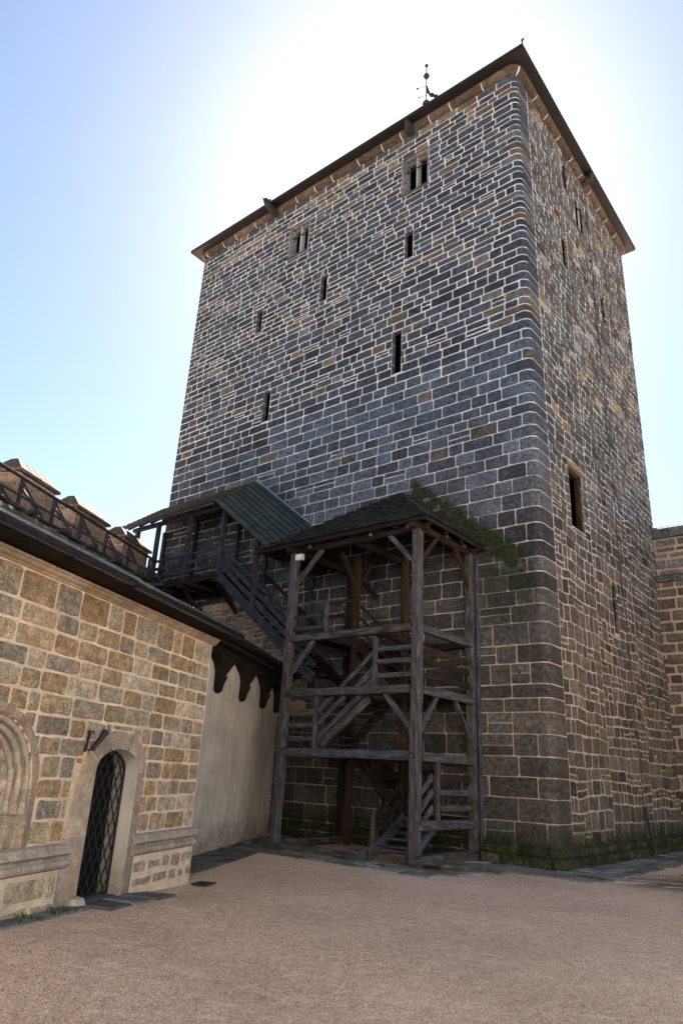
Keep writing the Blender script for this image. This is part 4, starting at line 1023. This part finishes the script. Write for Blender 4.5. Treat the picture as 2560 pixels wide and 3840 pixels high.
# roof and soffit
m = MB(); RB_ = 6.2
m.face([fm(-9, 3.60, .41), fm(.10, 3.60, .41), fm(.10, 3.55, -.1), fm(-9, 3.55, -.1)]); m.face([fm(-9, 3.60, .41), fm(.1, 3.60, .41), fm(.1, 3.70, .41), fm(-9, 3.70, .41)])
m.face([fm(-9, 3.70, .41), fm(.10, 3.70, .41), fm(.10, 3.72 + 2.6, -5.6), fm(-9, 3.72 + 2.6, -5.6)]); m.face([fm(.1, 3.64, .4), fm(.1, 3.72, .4), fm(.1, 6.32, -5.6), fm(.1, 3.64, -5.6)])
froof = m.build('roof', M['black'], fb)
m = MB(); A = 12
for (u0_, u1_, z_) in ((-9, -3.2, 3.645), (-3.2, .10, 3.63)):
    pr = [(.45 + .075 * cos(pi + pi * i / 8), z_ + .0 + .075 * sin(pi + pi * i / 8)) for i in range(9)]
    sweep(m, fm, [u0_, u1_ - .01], pr, 0, caps=False); sweep(m, fm, [u0_, u1_ - .01], [(a * .985 + .007, z + .005) for a, z in reversed(pr)], 0, caps=False)
    m.tube([fm(u0_, z_ + .002, .525), fm(u1_ - .01, z_ + .002, .525)], .016, 8, 1)
m.face([fm(.09, 3.63 + .075 * sin(pi + pi * i / 8), .45 + .075 * cos(pi + pi * i / 8)) for i in range(9)])
u = -8.8
while u < 0: m.beam(fm(u, 3.62, .36), fm(u, 3.56, .45), .02, .008); u += .55
m.build('gutter', [M['copper'], M['bead_highlight']], froof)

# torch holder on the facade
th = empty('torch_holder', F_ORG + Rf @ Vector((-3.02, 0, 1.72)), F_ROT, 'black wrought iron torch holder fixed to the sandstone wall left of the lattice door', 'torch holder')
m = MB(); m.beam((0, -.035, -.03), (0.03, -.045, .2), .022, .03, (0, 1, 0)); m.build('wall_bar', M['iron'], th)
m = MB()
for sx in (-1, 1):
    m.tube([(.03, -.05, .19), (.03 + sx * .04, -.055, .205), (.03 + sx * .065, -.055, .19), (.03 + sx * .055, -.055, .17)], .008, 6)
m.tube([(0.02, -.05, .0), (.05, -.06, -.015), (.09, -.08, .005)], .009, 6); m.build('scroll', M['iron'], th)
m = MB(); m.tube([(.055, -.09, .0), (.19, -.13, .19)], .028, 10, r1=.036); m.tube([(.185, -.13, .185), (.20, -.135, .21)], .042, 10); m.build('cup', M['iron'], th)

# ================================================================ PLASTERED BUILDING
pb = empty('plastered_building', P_ORG, P_ROT, 'plain cream plastered wall with black timber eave on carved brackets between building and stair tower', 'building')
m = MB(); NU, NZ = 12, 8
for i in range(NU):
    for j in range(NZ):
        q = [(-3.0 + (8.35) * a / NU, 4.0 * b / NZ - .02) for a, b in ((i, j), (i + 1, j), (i + 1, j + 1), (i, j + 1))]
        m.face([fm(a, b, .02 * noise.noise(Vector((a * .8, b * .8, 3))) - .0) for a, b in q])
m.build('wall', M['plaster'], pb, smooth=True)
m = MB()
m.box(-3.0, 5.25, -.46, .1, 3.92, 4.04)
m.build('eave_beam', M['black'], pb)
for cu in (-1.25, .38, 2.03, 3.69, 5.0):
    m = MB(); hw, tw = .13, .62
    # solid console: narrow foot on the wall, head splaying out to meet its neighbours
    poly = [(-hw, 3.10), (0, 3.04), (hw, 3.10), (hw + .01, 3.45), (.36, 3.66), (.66, 3.80), (.95, 3.86), (.95, 3.93), (-.95, 3.93), (-.95, 3.86), (-.62, 3.80), (-.26, 3.62), (-hw - .01, 3.45)]
    m.prism(poly, lambda a, b: fm(cu + a, b, (.09 + (b - 3.04) * .20)), lambda a, b: fm(cu + a, b, -.01))
    m.tube([fm(cu, 3.2, .12), fm(cu, 3.40, .18)], .04, 6, r1=.07); m.build('bracket', M['black'], pb)
m = MB(); k = .42
m.face([fm(-3, 4.0, .62), fm(5.2, 4.0, .62), fm(5.2, 4.0, 0), fm(-3, 4.0, 0)]); m.face([fm(-3, 4.0, .62), fm(5.2, 4.0, .62), fm(5.2, 4.1, .62), fm(-3, 4.1, .62)])
m.face([fm(-3, 4.1, .62), fm(5.2, 4.1, .62), fm(5.2, 4.1 + 1.2, -2.6), fm(-3, 4.1 + 1.2, -2.6)])
proof = m.build('roof', M['black'], pb)
m = MB(); pr = [(.66 + .06 * cos(pi + pi * i / 8), 4.08 + .06 * sin(pi + pi * i / 8)) for i in range(9)]
sweep(m, fm, [-3, 5.0], pr, 0, caps=False); m.tube([fm(-3, 4.082, .72), fm(5.0, 4.082, .72)], .014, 6, 1); m.tube([fm(5.0, 4.05, .66), fm(5.35, 4.2, .80)], .022, 6)
m.build('gutter', [M['copper'], M['bead_highlight']], proof)

# rubble wall under the gallery stair
rw = empty('rubble_wall', T_ORG + Rt @ Vector((9, .2, 0)), T_ROT, 'rough pale rubble masonry under the sloping gallery stair', 'wall')
m = MB(); rv = random.Random(55)
fr_ = lambda u, z, d: (u - 9, .15 + d, z)
def topz(u): return min(6.5, 4.55 + (u - 6.6) * .8)
ins = lambda u, z: z < topz(u) - .1
us = [6.7 + i * .25 for i in range(20)]
for i in range(len(us) - 1): m.face([fr_(us[i], 3, 0), fr_(us[i + 1], 3, 0), fr_(us[i + 1], topz(us[i + 1]), 0), fr_(us[i], topz(us[i]), 0)], 0)
lay(m, fr_, 6.7, 11.4, courses(3.4, 6.5, lambda z, r: r.uniform(.16, .3), rv), lambda z, h, r: r.uniform(.18, .5), [], .045, .03, lambda u, z, rv: tint((.16, .145, .12), .6, 1.3, rv), .03, rv, inside=ins, split=.2)
m.build('masonry', [M['wmortar'], M['fstone']], rw, fix=False)

# ================================================================ SIDE WALL (right)
sw = empty('side_curtain_wall', T_ORG + Rt @ Vector((0, -9.4, 0)), T_ROT, 'lower curtain wall of brown blocks joining the right side of the tower', 'wall')
m = MB(); rv = random.Random(66)
fs = lambda u, z, d: (u, d, z)
backing(m, fs, -14, .6, 0, 8.25, []); 
lay(m, fs, -14, .45, courses(.1, 8.2, lambda z, r: r.uniform(.26, .42), rv), lambda z, h, r: r.uniform(.35, .75), [], .07, .035, lambda u, z, rv: tint(((.075, .066, .055) if z < 4 else (.09, .08, .07)), .6, 1.3, rv), .02, rv)
fs2 = lambda u, z, d: (u, d - .25, z)
backing(m, fs2, -14, .6, 8.2, 9.75, []); lay(m, fs2, -14, .45, [8.4, 8.62, 9.0, 9.22, 9.42, 9.72], lambda z, h, r: r.uniform(.4, .8), [], .07, .03, lambda u, z, rv: tint((.09, .09, .095), .6, 1.3, rv), .02, rv)
m.box(-14, .6, -1.2, -.26, 0, 9.75, 1, (.1, .1, .1)); m.build('wall', [M['wmortar'], M['fstone']], sw, fix=False)
def cop(name, z0, z1, dd, tone):
    m = MB(); u = -14
    while u < .55:
        e = min(u + rnd.uniform(.5, .8), .55); b = rnd.uniform(.7, 1.3)
        sweep(m, fs, [u + .01, e - .01], [(-.3, z0), (dd, z0 + .02), (dd + .02, z1 - .07), (dd - .1, z1), (-.3, z1 + .06)], 0, tuple(x * b for x in tone)); u = e
    m.build(name, M['tstone'], sw)
cop('coping', 9.72, 10.12, -.12, (.07, .085, .085)); cop('ledge', 8.10, 8.36, .16, (.08, .08, .065)); cop('string_course', 5.42, 5.58, .10, (.13, .095, .06))
m = MB(); backing(m, lambda u, z, d: (u, .16, z), -14, .3, 0, .42, []); m.face([(-14, .16, .42), (.3, .16, .42), (.3, 0, .48), (-14, 0, .48)]); m.build('plinth', M['base'], sw)

# small floodlight under the stair roof
fl_ = empty('flood_light', T_ORG + Rt @ Vector((5.25, 2.56, 6.62)), T_ROT, 'small pale rectangular floodlight under the left end of the stair tower roof', 'lamp')
m = MB(); m.box(-.11, .11, -.05, .05, -.08, .08); m.build('housing', plain('lamp_housing', (.35, .36, .34), .5), fl_)
m = MB(); m.box(-.095, .095, .052, .058, -.065, .065); m.build('glass', plain('lamp_glass', (.55, .6, .55), .2), fl_)
m = MB(); m.beam((0, -.02, .08), (0, -.02, .2), .03, .02); m.build('bracket', M['iron'], fl_)
# loose offcut by the corner of the sill
o = MB(); o.beam((-.19, 0, .03), (.19, 0, .03), .12, .07); o = o.build('timber_block', M['brown']); o.location = T_ORG + Rt @ Vector((1.42, 2.5, 0.02)); o.rotation_euler = (0, 0, T_ROT + .1)
o['label'] = 'short brown timber offcut lying beside the corner of the stair sill beam'; o['category'] = 'timber block'
# stone by the door
m = MB(); m.lathe((0, 0, 0), [(.0, -.02), (.11, 0), (.12, .06), (.09, .12), (0, .14)], 7, 0, (.33, .29, .23)); o = m.build('kerb_stone', M['dress']); o.location = F_ORG + Rf @ Vector((-2.86, -.12, .08)); o['label'] = 'rounded pale stone at the left foot of the lattice door'; o['category'] = 'stone'
# drain grate
m = MB()
for i in range(9): m.box(-.24 + i * .055, -.215 + i * .055, -.16, .16, .0, .02)
m.box(-.26, .26, -.19, -.16, 0, .022); m.box(-.26, .26, .16, .19, 0, .022); o = m.build('drain_grate', M['iron']); o.location = F_ORG + Rf @ Vector((-.02, -.30, .02)); o.scale = (.62, .62, 1); o.rotation_euler = (0, 0, F_ROT)
o['label'] = 'flat iron drain grate at the corner of the sandstone building'; o['category'] = 'drain'

# ================================================================ ADDED RANGE BEHIND THE CAMERA (unseen, bounces sun into the yard)
cb = empty('added_bounce_range', (2, -11, 0), 0, 'unseen pale plastered range with red roof, added behind the camera to bounce sunlight', 'building')
m = MB(); hs = [(-22 + i * 4.5, -20.6 + i * 4.5, z, z + 1.7) for i in range(10) for z in (1.6, 5.2, 8.8)]
backing(m, lambda u, z, d: (u, d, z), -26, 26, 0, 12, hs)
m.box(-26, 26, -9, -.6, 0, 12); m.build('wall', M['white'], cb, fix=False)
for h in hs:
    m = MB(); m.box(h[0], h[1], -.3, -.25, h[2], h[3]); m.box((h[0] + h[1]) / 2 - .04, (h[0] + h[1]) / 2 + .04, -.25, -.2, h[2], h[3]); m.build('window', M['dark'], cb)
m = MB(); m.face([(-26.5, .5, 11.8), (26.5, .5, 11.8), (26.5, -4.5, 16.5), (-26.5, -4.5, 16.5)], 0, (.2, .07, .04)); m.face([(-26.5, -9.5, 11.8), (26.5, -9.5, 11.8), (26.5, -4.5, 16.5), (-26.5, -4.5, 16.5)], 0, (.2, .07, .04)); m.build('roof', M['peb'], cb)
